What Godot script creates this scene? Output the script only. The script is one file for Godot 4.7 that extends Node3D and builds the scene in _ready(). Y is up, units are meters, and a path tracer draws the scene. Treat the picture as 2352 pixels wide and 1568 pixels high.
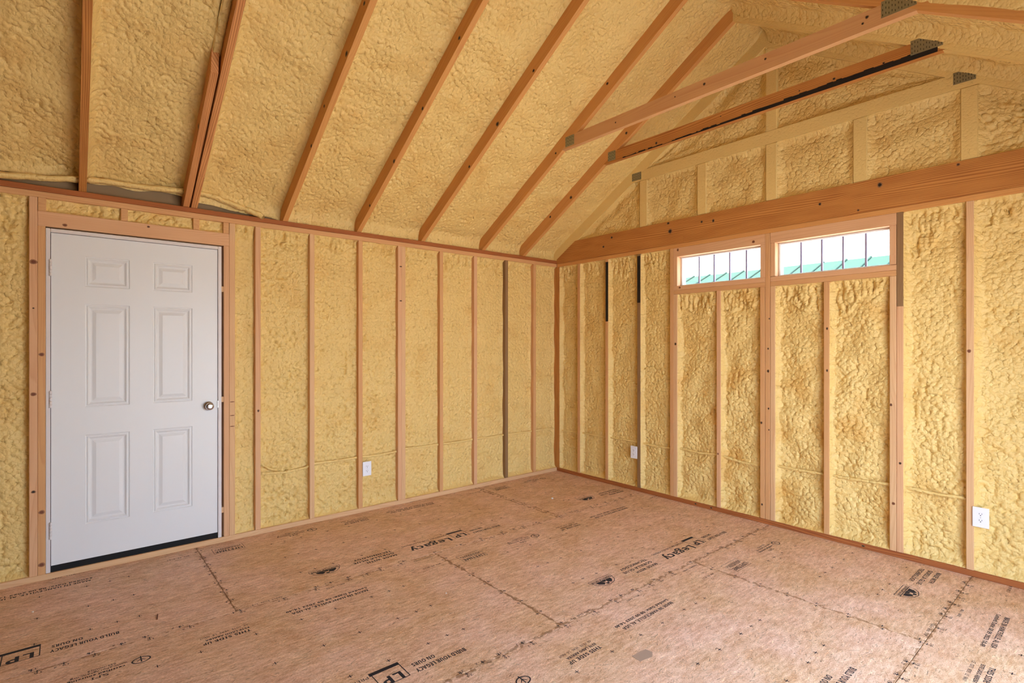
extends Node3D
# A framed outbuilding with spray-foam insulation. y up, metres.
# x: from the door wall (x = 0) to the opposite wall; z: from the window wall (z = 0) towards the viewer.

const RIDGE_X := 2.365      # plan position of the ridge
const SPAN := 4.73         # clear width between the two long walls
const DEEP := 6.3          # clear depth
const EAVE := 2.422         # underside of the rafters at the inner face of the long walls
const PITCH := 0.600
const STUD_TOP := 2.335
const PLATE_TOP := 2.407
const RAFTER_DEPTH := 0.14

var M := {}
var rng := RandomNumberGenerator.new()
var counts := {}
var cosp := 1.0 / sqrt(1.0 + PITCH * PITCH)
var sinp := PITCH / sqrt(1.0 + PITCH * PITCH)


func _ready():
	# ---- camera ----
	var yaw := deg_to_rad(40.112)
	var cam := Camera3D.new()
	cam.name = "camera"
	cam.projection = Camera3D.PROJECTION_FRUSTUM
	cam.keep_aspect = Camera3D.KEEP_HEIGHT
	cam.near = 0.05
	cam.far = 200.0
	cam.size = 2.0 * cam.near * 784.0 / 1211.9
	cam.frustum_offset = Vector2(0, cam.near * 10.1 / 1211.9)
	cam.transform = Transform3D(Basis(Vector3(sin(yaw), 0, -cos(yaw)), Vector3.UP, Vector3(cos(yaw), 0, sin(yaw))), Vector3(4.3017, 1.4321, 4.2975))
	add_child(cam)
	cam.current = true
	# ---- sky, sun, exposure ----
	var sky_mat := ProceduralSkyMaterial.new()
	sky_mat.sky_top_color = Color(0.76, 0.87, 1.0)
	sky_mat.sky_horizon_color = Color(0.88, 0.94, 1.0)
	sky_mat.ground_bottom_color = Color(0.45, 0.44, 0.42)
	sky_mat.ground_horizon_color = Color(0.6, 0.6, 0.6)
	sky_mat.sky_energy_multiplier = 1.0
	var sky := Sky.new()
	sky.sky_material = sky_mat
	var env := Environment.new()
	env.background_mode = Environment.BG_SKY
	env.sky = sky
	env.tonemap_mode = Environment.TONE_MAPPER_LINEAR
	env.tonemap_exposure = 10.8
	env.sdfgi_enabled = true
	env.ssao_enabled = true
	env.ssil_enabled = true
	var we := WorldEnvironment.new()
	we.name = "world_environment"
	we.environment = env
	add_child(we)
	var sun := DirectionalLight3D.new()
	sun.name = "sun"
	sun.light_energy = 1.8
	sun.light_color = Color(1.0, 0.99, 0.97)
	sun.shadow_enabled = true
	sun.light_angular_distance = 1.0
	sun.look_at_from_position(Vector3(-4, 10, 3), Vector3.ZERO)
	add_child(sun)
	# ---- the place ----
	rng.seed = 7
	make_materials()
	build_ground()
	build_floor()
	build_door_wall()
	build_window_wall()
	build_other_walls()
	build_roof()
	build_collar_ties()
	build_door()
	build_windows()
	build_outlets()
	build_cables()
	build_litter()


# ------------------------------------------------------------------ naming
func keep(o: Node3D, called: String, parent: Node) -> Node3D:
	var key := str(parent.get_instance_id()) + called
	var k: int = counts.get(key, 0)
	counts[key] = k + 1
	o.name = called if k == 0 else "%s_%03d" % [called, k]
	parent.add_child(o, true)
	return o


func tag(o: Node, label: String, category := "", kind := "", group := "") -> void:
	if label: o.set_meta("label", label)
	if category: o.set_meta("category", category)
	if kind: o.set_meta("kind", kind)
	if group: o.set_meta("group", group)


func root(called: String, at: Vector3, label: String, category: String, kind := "") -> Node3D:
	var o := Node3D.new()
	keep(o, called, self)
	o.position = at
	tag(o, label, category, kind)
	return o


func put(mesh: Mesh, called: String, mat: Material, parent: Node, xf := Transform3D()) -> MeshInstance3D:
	var o := MeshInstance3D.new()
	o.mesh = mesh
	o.material_override = mat
	keep(o, called, parent)
	o.transform = Transform3D(xf.basis, xf.origin - (parent.position if parent != self and parent.get_parent() == self else Vector3.ZERO))
	return o


# ------------------------------------------------------------------ textures
func noise_bytes(w: int, h: int, type: int, freq: float, sd: int, octaves := 1, warp := 0.0, squared := false) -> PackedByteArray:
	var f := FastNoiseLite.new()
	f.noise_type = type
	f.frequency = freq
	f.seed = sd
	if octaves > 1:
		f.fractal_type = FastNoiseLite.FRACTAL_FBM
		f.fractal_octaves = octaves
	else:
		f.fractal_type = FastNoiseLite.FRACTAL_NONE
	if type == FastNoiseLite.TYPE_CELLULAR:
		f.cellular_return_type = FastNoiseLite.RETURN_DISTANCE
		f.cellular_distance_function = FastNoiseLite.DISTANCE_EUCLIDEAN_SQUARED if squared else FastNoiseLite.DISTANCE_EUCLIDEAN
		f.cellular_jitter = 1.0
	if warp > 0.0:
		f.domain_warp_enabled = true
		f.domain_warp_type = FastNoiseLite.DOMAIN_WARP_SIMPLEX
		f.domain_warp_amplitude = warp
		f.domain_warp_frequency = freq * 0.5
		f.domain_warp_fractal_type = FastNoiseLite.DOMAIN_WARP_FRACTAL_NONE
	var im := f.get_image(w, h, false, false, true)
	im.convert(Image.FORMAT_L8)
	return im.get_data()


func stretched(w: int, h: int, sx: int, sy: int, freq: float, sd: int, octaves := 1) -> PackedByteArray:
	var f := FastNoiseLite.new()
	f.noise_type = FastNoiseLite.TYPE_SIMPLEX_SMOOTH
	f.frequency = freq
	f.seed = sd
	f.fractal_type = FastNoiseLite.FRACTAL_FBM if octaves > 1 else FastNoiseLite.FRACTAL_NONE
	f.fractal_octaves = octaves
	var im := f.get_seamless_image(w / sx, h / sy, false, false, 0.1, true)
	im.convert(Image.FORMAT_L8)
	im.resize(w, h, Image.INTERPOLATE_CUBIC)
	return im.get_data()


func wood_texture(sd: int, light: Color, dark: Color, rings: float, contrast: float) -> ImageTexture:
	var w := 512
	var h := 1024
	var warp := stretched(w, h, 4, 16, 0.02, sd)
	var fibre := stretched(w, h, 1, 32, 0.25, sd + 1, 2)
	var blotch := stretched(w, h, 4, 8, 0.03, sd + 2, 2)
	var out := PackedByteArray()
	out.resize(w * h * 3)
	var k := 0
	for j in h:
		for i in w:
			var at := j * w + i
			var ph := float(i) / w * rings + float(warp[at]) / 255.0 * 4.0
			var s := ph - floorf(ph)
			s = s * s * (1.0 - smoothstep(0.9, 1.0, s))       # early wood to late wood, then a sharp edge
			var t := clampf(s * contrast + (float(fibre[at]) / 255.0 - 0.5) * 0.35 * (0.4 + contrast) + (float(blotch[at]) / 255.0 - 0.5) * 0.3, 0.0, 1.0)
			var c := light.lerp(dark, t)
			out[k] = int(c.r * 255.0)
			out[k + 1] = int(c.g * 255.0)
			out[k + 2] = int(c.b * 255.0)
			k += 3
	return ImageTexture.create_from_image(Image.create_from_data(w, h, false, Image.FORMAT_RGB8, out))


func strand_board_texture(sd: int) -> ImageTexture:
	# pressed wood strands lying mostly along the board: 1.22 m across, 2.44 m along
	var w := 1024
	var h := 2048
	var a := stretched(w, h, 1, 4, 0.05, sd, 3)
	var b := stretched(w, h, 2, 4, 0.02, sd + 1, 2)
	var c := stretched(w, h, 1, 2, 0.2, sd + 2, 2)
	var d := stretched(w, h, 8, 8, 0.02, sd + 3, 2)
	var out := PackedByteArray()
	out.resize(w * h * 3)
	var k := 0
	for at in w * h:
		var t := (float(a[at]) - 128.0) * 0.20 + (float(b[at]) - 128.0) * 0.10 + (float(c[at]) - 128.0) * 0.22 + (float(d[at]) - 128.0) * 0.07
		var q := -(float(d[at]) - 128.0) * 0.03
		out[k] = clampi(int(220.0 + t * 0.75), 0, 255)
		out[k + 1] = clampi(int(179.0 + t * 0.95 + q * 0.5), 0, 255)
		out[k + 2] = clampi(int(149.0 + t * 1.05 - q), 0, 255)
		k += 3
	var r := RandomNumberGenerator.new()
	r.seed = sd
	# single strands, flecks and chips
	for n in 15000:
		var x := r.randf() * w
		var y := r.randf() * h
		var ang := r.randfn(0.0, 0.42)
		var long := r.randf_range(6.0, 24.0) * (2.0 if r.randf() < 0.08 else 1.0)
		var wide := 1 + int(r.randf() < 0.5) + int(r.randf() < 0.3) + int(r.randf() < 0.15)
		var up := r.randf() < 0.4
		var amount := r.randf_range(0.04, 0.17) if up else r.randf_range(-0.28, -0.06) * (2.2 if r.randf() < 0.07 else 0.85)
		for q in int(long):
			var px := int(x + sin(ang) * q)
			var py := int(y + cos(ang) * q)
			for e in wide:
				var i := ((py % h + h) % h * w + ((px + e) % w + w) % w) * 3
				var f := 1.0 + amount * (1.0 - absf(q / long - 0.5) * 1.2)
				out[i] = clampi(int(out[i] * f), 0, 255)
				out[i + 1] = clampi(int(out[i + 1] * f), 0, 255)
				out[i + 2] = clampi(int(out[i + 2] * (f - 0.02)), 0, 255)
	# swollen, water-stained strands along the joints
	var edge := stretched(w, h, 2, 2, 0.05, sd + 9, 3)
	for j in h:
		var dy := minf(j, h - 1 - j) * 2.44 / h
		for i in w:
			var dx := minf(i, w - 1 - i) * 1.22 / w
			var m := minf(dx, dy)
			if m < 0.022:
				var g := smoothstep(0.40, 0.62, float(edge[j * w + i]) / 255.0 + (0.006 - m) * 24.0) * 0.30
				var z := (j * w + i) * 3
				out[z] = int(out[z] * (1.0 - g * 0.8))
				out[z + 1] = int(out[z + 1] * (1.0 - g))
				out[z + 2] = int(out[z + 2] * (1.0 - g * 1.25))
	return ImageTexture.create_from_image(Image.create_from_data(w, h, false, Image.FORMAT_RGB8, out))


func noise_map(type: int, freq: float, sd: int, size := 512) -> NoiseTexture2D:
	var t := NoiseTexture2D.new()
	t.width = size
	t.height = size
	t.seamless = true
	var f := FastNoiseLite.new()
	f.noise_type = type
	f.frequency = freq
	f.seed = sd
	if type == FastNoiseLite.TYPE_CELLULAR:
		f.cellular_return_type = FastNoiseLite.RETURN_DISTANCE
		f.fractal_type = FastNoiseLite.FRACTAL_NONE
	t.noise = f
	return t


func bead_map(sd: int) -> ImageTexture:
	# one metre of fine beading as sprayed foam sets: small round beads with creases between, coarser here and finer there
	var n := 1024
	var layer := func(freq: float, k: int) -> PackedByteArray:
		var f := FastNoiseLite.new()
		f.noise_type = FastNoiseLite.TYPE_CELLULAR
		f.frequency = freq
		f.seed = sd + k
		f.fractal_type = FastNoiseLite.FRACTAL_NONE
		f.cellular_return_type = FastNoiseLite.RETURN_DISTANCE
		f.cellular_distance_function = FastNoiseLite.DISTANCE_EUCLIDEAN_SQUARED
		var im := f.get_seamless_image(n, n, false, false, 0.06, true)
		im.convert(Image.FORMAT_L8)
		return im.get_data()
	var a: PackedByteArray = layer.call(0.042, 0)
	var b: PackedByteArray = layer.call(0.085, 1)
	var mask := stretched(n, n, 4, 4, 0.02, sd + 2, 2)
	var lut := bead_lut()
	var out := PackedByteArray()
	out.resize(n * n)
	for i in n * n:
		var m := float(mask[i]) / 255.0
		out[i] = int(255.0 * (lut[a[i]] * lerpf(0.45, 0.78, m) + lut[b[i]] * lerpf(0.30, 0.16, m)))
	return ImageTexture.create_from_image(Image.create_from_data(n, n, false, Image.FORMAT_L8, out))


func bead_lut() -> PackedFloat32Array:
	# squared distance from a bead's middle -> height of a round bead
	var lut := PackedFloat32Array()
	for i in 256: lut.append(sqrt(maxf(0.0, 1.0 - i / 255.0 * 1.9)))
	return lut


func plain(c: Color, rough := 0.6, metal := 0.0) -> StandardMaterial3D:
	var m := StandardMaterial3D.new()
	m.albedo_color = c
	m.roughness = rough
	m.metallic = metal
	return m


func wood(tex: Texture2D, tint: Color, rough := 0.75) -> StandardMaterial3D:
	var m := plain(tint, rough)
	m.albedo_texture = tex
	return m


func make_materials() -> void:
	var spf := wood_texture(11, Color(0.88, 0.75, 0.61), Color(0.78, 0.59, 0.44), 26.0, 0.42)
	var pine := wood_texture(23, Color(0.88, 0.68, 0.46), Color(0.60, 0.36, 0.19), 36.0, 0.85)
	M.stud = wood(spf, Color(1.0, 0.95, 0.87))
	M.stud_tan = wood(spf, Color(0.97, 0.87, 0.73))
	M.stud_pink = wood(spf, Color(1.0, 0.92, 0.85))
	M.stud_grey = wood(spf, Color(0.66, 0.60, 0.50))
	M.stud_wet = wood(spf, Color(0.30, 0.24, 0.19))
	M.rafter = wood(spf, Color(0.97, 0.82, 0.58))
	M.pine = wood(pine, Color(0.92, 0.82, 0.62))
	M.pine_dark = wood(pine, Color(0.80, 0.62, 0.47))
	M.pine_light = wood(pine, Color(1.0, 0.92, 0.84))
	M.knot = plain(Color(0.30, 0.15, 0.08), 0.6)
	M.knot_dark = plain(Color(0.12, 0.06, 0.04), 0.6)
	M.knot_ring = plain(Color(0.46, 0.25, 0.14), 0.7)
	M.knotty = plain(Color(1, 1, 1), 0.65)
	M.knotty.vertex_color_use_as_albedo = true
	M.tar = plain(Color(0.05, 0.03, 0.025), 0.7)
	M.foam = plain(Color(1, 1, 1), 0.55)
	M.foam.vertex_color_use_as_albedo = true
	M.foam.uv1_triplanar = true
	M.foam.uv1_world_triplanar = true
	M.foam.heightmap_enabled = true
	M.foam.heightmap_scale = 1.3
	M.foam.heightmap_texture = bead_map(5)
	M.skin = plain(Color(0.93, 0.80, 0.51), 0.6)      # thin coat of foam over lumber
	M.skin.uv1_triplanar = true
	M.skin.uv1_world_triplanar = true
	M.skin.uv1_scale = Vector3(1.6, 1.6, 1.6)
	M.skin.heightmap_enabled = true
	M.skin.heightmap_scale = 0.2
	M.skin.heightmap_texture = M.foam.heightmap_texture
	M.sheath = plain(Color(0.62, 0.50, 0.36), 0.85)
	M.outside = plain(Color(0.55, 0.53, 0.5), 0.8)
	M.board = []
	for k in 2:
		var m := plain(Color(1, 1, 1), 0.62)
		m.albedo_texture = strand_board_texture(41 + 10 * k)
		m.uv1_offset = Vector3.ZERO
		M.board.append(m)
	M.board_edge = plain(Color(0.38, 0.24, 0.14), 0.9)
	M.ink = plain(Color(0.10, 0.09, 0.13), 0.8)
	M.ink_faded = plain(Color(0.24, 0.20, 0.20), 0.8)
	M.white = plain(Color(0.90, 0.90, 0.90), 0.42)
	M.jamb = plain(Color(0.88, 0.85, 0.84), 0.5)
	M.black = plain(Color(0.015, 0.015, 0.02), 0.8)
	M.nickel = plain(Color(0.78, 0.78, 0.80), 0.22, 1.0)
	M.steel = plain(Color(0.60, 0.58, 0.48), 0.5, 0.7)
	M.tooth = plain(Color(0.22, 0.21, 0.17), 0.6, 0.3)
	M.plastic = plain(Color(0.94, 0.94, 0.97), 0.35)
	M.slot = plain(Color(0.08, 0.08, 0.09), 0.6)
	M.vinyl = plain(Color(0.92, 0.92, 0.92), 0.4)
	M.bar = plain(Color(0.56, 0.52, 0.62), 0.5)
	M.glass = plain(Color(0.95, 0.98, 0.98, 0.04), 0.02)
	M.glass.transparency = BaseMaterial3D.TRANSPARENCY_ALPHA
	M.green = plain(Color(0.14, 0.215, 0.185), 0.9)
	M.green.metallic_specular = 0.15
	M.siding = plain(Color(0.75, 0.75, 0.72), 0.8)
	M.gravel = plain(Color(0.63, 0.61, 0.58), 0.9)
	M.scrap = plain(Color(0.66, 0.55, 0.47), 0.8)


# ------------------------------------------------------------------ shapes
func face(st: SurfaceTool, pts: Array, uvs: Array, out: Vector3) -> void:
	# one flat convex polygon whose front looks towards OUT (front faces run clockwise)
	var n: Vector3 = (pts[1] - pts[0]).cross(pts[2] - pts[0])
	var flip := n.dot(out) > 0.0
	n = n.normalized() * (1.0 if flip else -1.0)
	for k in range(1, pts.size() - 1):
		var order := [0, k + 1, k] if flip else [0, k, k + 1]
		for q in order:
			st.set_normal(n)
			st.set_uv(uvs[q])
			st.add_vertex(pts[q])


func start() -> SurfaceTool:
	var st := SurfaceTool.new()
	st.begin(Mesh.PRIMITIVE_TRIANGLES)
	return st


func add_block(st: SurfaceTool, size: Vector3, ch: float, xf := Transform3D()) -> void:
	# a box with chamfered edges; the grain runs along its longest side
	var h := size * 0.5
	var long := size.max_axis_index()
	var off := Vector2(rng.randf(), rng.randf())
	ch = minf(ch, size[size.min_axis_index()] * 0.3)
	var corner := func(s: Vector3, ax: int) -> Vector3:
		var p := Vector3()
		for k in 3:
			p[k] = s[k] * (h[k] - (0.0 if k == ax else ch))
		return p
	var uv := func(p: Vector3, ax: int) -> Vector2:
		if ax == long:
			return Vector2(p[(long + 1) % 3] / 0.4, p[(long + 2) % 3] / 0.4) + off
		var across := 3 - long - ax
		return Vector2(p[across] / 0.4 + 0.31 * ax, p[long] / 2.4) + off
	for ax in 3:
		var b := (ax + 1) % 3
		var c := (ax + 2) % 3
		for s in [-1.0, 1.0]:
			var pts := []
			for q in [[-1.0, -1.0], [1.0, -1.0], [1.0, 1.0], [-1.0, 1.0]]:
				var v := Vector3()
				v[ax] = s
				v[b] = q[0]
				v[c] = q[1]
				pts.append(corner.call(v, ax))
			var out := Vector3()
			out[ax] = s
			face(st, pts.map(func(p): return xf * p), pts.map(func(p): return uv.call(p, ax)), xf.basis * out)
			for t in [-1.0, 1.0]:      # the chamfer between this face and the next axis' face
				var e1 := Vector3()
				e1[ax] = s
				e1[b] = t
				e1[c] = -1.0
				var e2 := e1
				e2[c] = 1.0
				var quad := [corner.call(e1, ax), corner.call(e2, ax), corner.call(e2, b), corner.call(e1, b)]
				var dir := Vector3()
				dir[ax] = s
				dir[b] = t
				var use := ax if ax != long else b
				face(st, quad.map(func(p): return xf * p), quad.map(func(p): return uv.call(p, use)), xf.basis * dir)
	for sx in [-1.0, 1.0]:
		for sy in [-1.0, 1.0]:
			for sz in [-1.0, 1.0]:
				var v := Vector3(sx, sy, sz)
				var tri := [corner.call(v, 0), corner.call(v, 1), corner.call(v, 2)]
				face(st, tri.map(func(p): return xf * p), [off, off, off], xf.basis * v)


func block_mesh(size: Vector3, ch := 0.002) -> ArrayMesh:
	var st := start()
	add_block(st, size, ch)
	return st.commit()


func board(parent: Node, called: String, lo: Vector3, hi: Vector3, mat: Material, ch := 0.0025) -> MeshInstance3D:
	return put(block_mesh(hi - lo, ch), called, mat, parent, Transform3D(Basis(), (lo + hi) * 0.5))


func add_prism(st: SurfaceTool, poly: Array, z0: float, z1: float, grain := 0.0) -> void:
	# a convex outline in x and y, extruded from z0 to z1; grain: direction of the fibres in that plane
	var mid := Vector2.ZERO
	for p in poly: mid += p / poly.size()
	var g := Vector2.from_angle(grain)
	var off := Vector2(rng.randf(), rng.randf())
	var uv := func(p: Vector2) -> Vector2: return Vector2(p.dot(g.orthogonal()) / 0.4, p.dot(g) / 2.4) + off
	for z in [z0, z1]:
		face(st, poly.map(func(p): return Vector3(p.x, p.y, z)), poly.map(uv), Vector3(0, 0, 1.0 if z == maxf(z0, z1) else -1.0))
	for k in poly.size():
		var a: Vector2 = poly[k]
		var b: Vector2 = poly[(k + 1) % poly.size()]
		var out := (b - a).orthogonal()
		if out.dot((a + b) * 0.5 - mid) < 0.0: out = -out
		var shift := Vector2(z1 - z0, 0) / 0.4
		face(st, [Vector3(a.x, a.y, z0), Vector3(b.x, b.y, z0), Vector3(b.x, b.y, z1), Vector3(a.x, a.y, z1)], [uv.call(a), uv.call(b), uv.call(b) + shift, uv.call(a) + shift], Vector3(out.x, out.y, 0))


func prism(parent: Node, called: String, poly: Array, z0: float, z1: float, mat: Material, grain := 0.0) -> MeshInstance3D:
	var at: Vector2 = poly[0]
	var st := start()
	add_prism(st, poly.map(func(p): return p - at), 0.0, z1 - z0, grain)
	return put(st.commit(), called, mat, parent, Transform3D(Basis(), Vector3(at.x, at.y, z0)))


func tube_mesh(pts: Array, r: float, sides := 10, flat := 1.0, wobble := 0.0) -> ArrayMesh:
	var st := start()
	st.set_smooth_group(0)
	var rings := []
	for k in pts.size():
		var t: Vector3 = (pts[mini(k + 1, pts.size() - 1)] - pts[maxi(k - 1, 0)]).normalized()
		var side := t.cross(Vector3.UP)
		if side.length() < 0.01: side = t.cross(Vector3.RIGHT)
		side = side.normalized()
		var up := side.cross(t).normalized()
		var ring := []
		var rr := r * (1.0 + wobble * (rng.randf() - 0.5))
		for q in sides:
			var a := TAU * q / sides
			ring.append(pts[k] + side * cos(a) * rr + up * sin(a) * rr * flat)
		rings.append(ring)
	for k in pts.size() - 1:
		for q in sides:
			var w := (q + 1) % sides
			for p in [rings[k][q], rings[k][w], rings[k + 1][w], rings[k][q], rings[k + 1][w], rings[k + 1][q]]:
				st.set_color(Color(0.85, 0.605, 0.225))
				st.add_vertex(p)
	for end in [[0, 1], [pts.size() - 1, -1]]:
		for q in range(1, sides - 1):
			var tri := [rings[end[0]][0], rings[end[0]][q], rings[end[0]][q + 1]]
			if end[1] > 0: tri.reverse()
			for p in tri:
				st.set_color(Color(0.85, 0.605, 0.225))
				st.add_vertex(p)
	st.index()
	st.generate_normals()
	return st.commit()


func lathe_mesh(profile: Array, sides := 24) -> ArrayMesh:
	# profile of (radius, height) turned about y
	var st := start()
	for k in profile.size() - 1:
		for q in sides:
			var a := TAU * q / sides
			var b := TAU * (q + 1) / sides
			var p := func(pr: Vector2, t: float) -> Vector3: return Vector3(pr.x * cos(t), pr.y, pr.x * sin(t))
			var v := [p.call(profile[k], a), p.call(profile[k], b), p.call(profile[k + 1], b), p.call(profile[k + 1], a)]
			for i in [0, 1, 2, 0, 2, 3]:
				st.add_vertex(v[i])
	st.index()
	st.generate_normals()
	return st.commit()


func knot(parent: MeshInstance3D, at: Vector3, out: Vector3, rx: float, ry: float, mat: Material) -> void:
	# a knot of the wood: a low oval dome standing half a millimetre proud
	var st := start()
	var x := Vector3.UP.cross(out).normalized()
	var y := out.cross(x).normalized()
	var core: Color = (mat as StandardMaterial3D).albedo_color.srgb_to_linear()
	var base := parent.global_position if parent.is_inside_tree() else parent.position + (parent.get_parent() as Node3D).position
	var sides := 12
	for q in sides:
		var a := TAU * q / sides
		var b := TAU * (q + 1) / sides
		var wa := 1.0 + 0.06 * sin(a * 3.0 + at.y * 40.0)
		var wb := 1.0 + 0.06 * sin(b * 3.0 + at.y * 40.0)
		var p := x * cos(a) * rx * wa + y * sin(a) * ry * wa
		var r := x * cos(b) * rx * wb + y * sin(b) * ry * wb
		st.set_color(core)
		face(st, [out * 0.0007, p * 0.72 + out * 0.0006, r * 0.72 + out * 0.0006], [Vector2.ZERO, Vector2.ZERO, Vector2.ZERO], out)
		st.set_color(core.lerp(Color(0.36, 0.17, 0.07), 0.75))
		face(st, [p * 0.72 + out * 0.0006, r * 0.72 + out * 0.0006, r * 1.15 + out * 0.0001, p * 1.15 + out * 0.0001], [Vector2.ZERO, Vector2.ZERO, Vector2.ZERO, Vector2.ZERO], out)
	var o := MeshInstance3D.new()
	o.mesh = st.commit()
	o.material_override = M.knotty
	keep(o, "knot", parent)
	o.position = at - base


# ------------------------------------------------------------------ spray foam
func foam(parent: Node, o: Vector3, u: Vector3, v: Vector3, w: float, h: float, p := {}, called := "foam_insulation") -> MeshInstance3D:
	# A bay of sprayed foam: a fine grid displaced into lumps, drips and low swells, climbing the lumber round it. u x v looks into the room.
	var n := u.cross(v).normalized()
	var cell: float = p.get("cell", 0.0062)
	var nx := maxi(6, int(ceil(w / cell)))
	var ny := maxi(6, int(ceil(h / cell)))
	var W := nx + 1
	var H := ny + 1
	var sd: int = rng.randi() % 100000
	var lump: float = p.get("lump", 0.030)
	var lut := bead_lut()
	var amp_big: float = p.get("big", 0.014)
	var amp_small: float = p.get("small", 0.006)
	var amp_macro: float = p.get("macro", 0.010)
	var amp_drip: float = p.get("drip", 0.0)
	var drip_h: float = p.get("drip_h", 0.16)
	var rec: float = p.get("rec", 0.048)
	var grad: float = p.get("grad", 0.0)      # more lumps low down
	var bias: float = p.get("bias", 0.0)
	var A := noise_bytes(W, H, FastNoiseLite.TYPE_CELLULAR, cell / lump, sd, 1, lump / cell * 0.22, true)
	var B := noise_bytes(W, H, FastNoiseLite.TYPE_CELLULAR, cell / float(p.get("fine", 0.024)), sd + 1, 1, 0.5, true)
	var C := noise_bytes(W, H, FastNoiseLite.TYPE_SIMPLEX_SMOOTH, cell / 0.26, sd + 2, 1)
	var K := noise_bytes(W, H, FastNoiseLite.TYPE_SIMPLEX_SMOOTH, cell / 0.34, sd + 3, 2)
	var Q := noise_bytes(W, H, FastNoiseLite.TYPE_SIMPLEX_SMOOTH, cell / 0.45, sd + 4, 3)
	var dh := int(H / 3.0) + 2
	var D := noise_bytes(W, dh, FastNoiseLite.TYPE_CELLULAR, cell / 0.028, sd + 5, 1, 0.8, true) if amp_drip > 0.0 else PackedByteArray()
	var lo: Array = p.get("lo", [0.0, 0.0])
	var hi: Array = p.get("hi", [h, h])
	var edge: Array = p.get("edge", [0.03, 0.03, 0.02, 0.02])    # depth below the lumber face where the foam meets it: left, right, bottom, top
	var wide: Array = p.get("wide", [0.02, 0.02, 0.03, 0.02])
	var amber: float = p.get("amber", 0.22)
	var wavy: float = p.get("wavy", 0.3)
	var pale := Color(0.85, 0.605, 0.225)
	var deep := Color(0.70, 0.36, 0.07)
	var pos := PackedVector3Array()
	var nor := PackedVector3Array()
	var col := PackedColorArray()
	pos.resize(W * H)
	nor.resize(W * H)
	col.resize(W * H)
	var eL: float = edge[0]
	var eR: float = edge[1]
	var eB: float = edge[2]
	var eT: float = edge[3]
	var wL: float = wide[0] * 2.0
	var wR: float = wide[1] * 2.0
	var wB: float = wide[2] * 2.0
	var wT: float = wide[3] * 2.0
	var inv := 1.0 / 255.0
	for j in H:
		var fj := float(j) / ny
		for i in W:
			var at := j * W + i
			var fi := float(i) / nx
			var s := fi * w
			var b0 := lerpf(lo[0], lo[1], fi)
			var t0 := lerpf(hi[0], hi[1], fi)
			var t := lerpf(b0, t0, fj)
			var kk := clampf((K[at] * inv - 0.5) * 1.8 + 0.45 + bias + grad * (0.5 - fj), 0.0, 1.0)
			var c := C[at] * inv - 0.5
			var d := -rec + amp_macro * c * 2.0 + amp_big * (0.2 + 0.8 * kk) * (lut[A[at]] - 0.6) + amp_small * (1.0 - 0.5 * kk) * (lut[B[at]] - 0.6)
			if amp_drip > 0.0:
				var below := (t0 - t) - drip_h * (0.35 + 1.3 * K[j / 2 * W + i] * inv)
				if below < 0.0:
					d += amp_drip * (lut[D[j / 3 * W + i]] * 1.1 - 0.2) * clampf(-below / 0.02, 0.0, 1.0)
			var jag := (A[at] * inv - 0.4) * 0.35 + c * 0.5
			var x := s / wL + jag * 0.3
			if x < 1.0:
				x = 1.0 - maxf(x, 0.0)
				d = lerpf(d, -eL + c * eL * 0.3, x * x)
			x = (w - s) / wR + jag * 0.3
			if x < 1.0:
				x = 1.0 - maxf(x, 0.0)
				d = lerpf(d, -eR + c * eR * wavy, x * x)
			x = (t - b0) / wB + jag * 0.3
			if x < 1.0:
				x = 1.0 - maxf(x, 0.0)
				d = lerpf(d, -eB + c * eB * 0.7, x * x)
			x = (t0 - t) / wT + jag * 0.3
			if x < 1.0:
				x = 1.0 - maxf(x, 0.0)
				d = lerpf(d, -eT + c * eT * 0.7, x * x)
			pos[at] = u * s + v * t + n * minf(d, -0.0015)
			var am := smoothstep(0.55, 0.95, Q[at] * inv) * amber + amber * 0.12
			col[at] = pale.lerp(deep, am)
	for j in H:
		var j0 := maxi(j - 1, 0) * W
		var j1 := mini(j + 1, ny) * W
		for i in W:
			nor[j * W + i] = (pos[j * W + mini(i + 1, nx)] - pos[j * W + maxi(i - 1, 0)]).cross(pos[j1 + i] - pos[j0 + i]).normalized()
	var idx := PackedInt32Array()
	idx.resize(nx * ny * 6)
	var k := 0
	for j in ny:
		for i in nx:
			var a := j * W + i
			idx[k] = a
			idx[k + 1] = a + W + 1
			idx[k + 2] = a + 1
			idx[k + 3] = a
			idx[k + 4] = a + W
			idx[k + 5] = a + W + 1
			k += 6
	var arrays := []
	arrays.resize(Mesh.ARRAY_MAX)
	arrays[Mesh.ARRAY_VERTEX] = pos
	arrays[Mesh.ARRAY_NORMAL] = nor
	arrays[Mesh.ARRAY_COLOR] = col
	arrays[Mesh.ARRAY_INDEX] = idx
	var m := ArrayMesh.new()
	m.add_surface_from_arrays(Mesh.PRIMITIVE_TRIANGLES, arrays)
	return put(m, called, M.foam, parent, Transform3D(Basis(), o))


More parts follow.
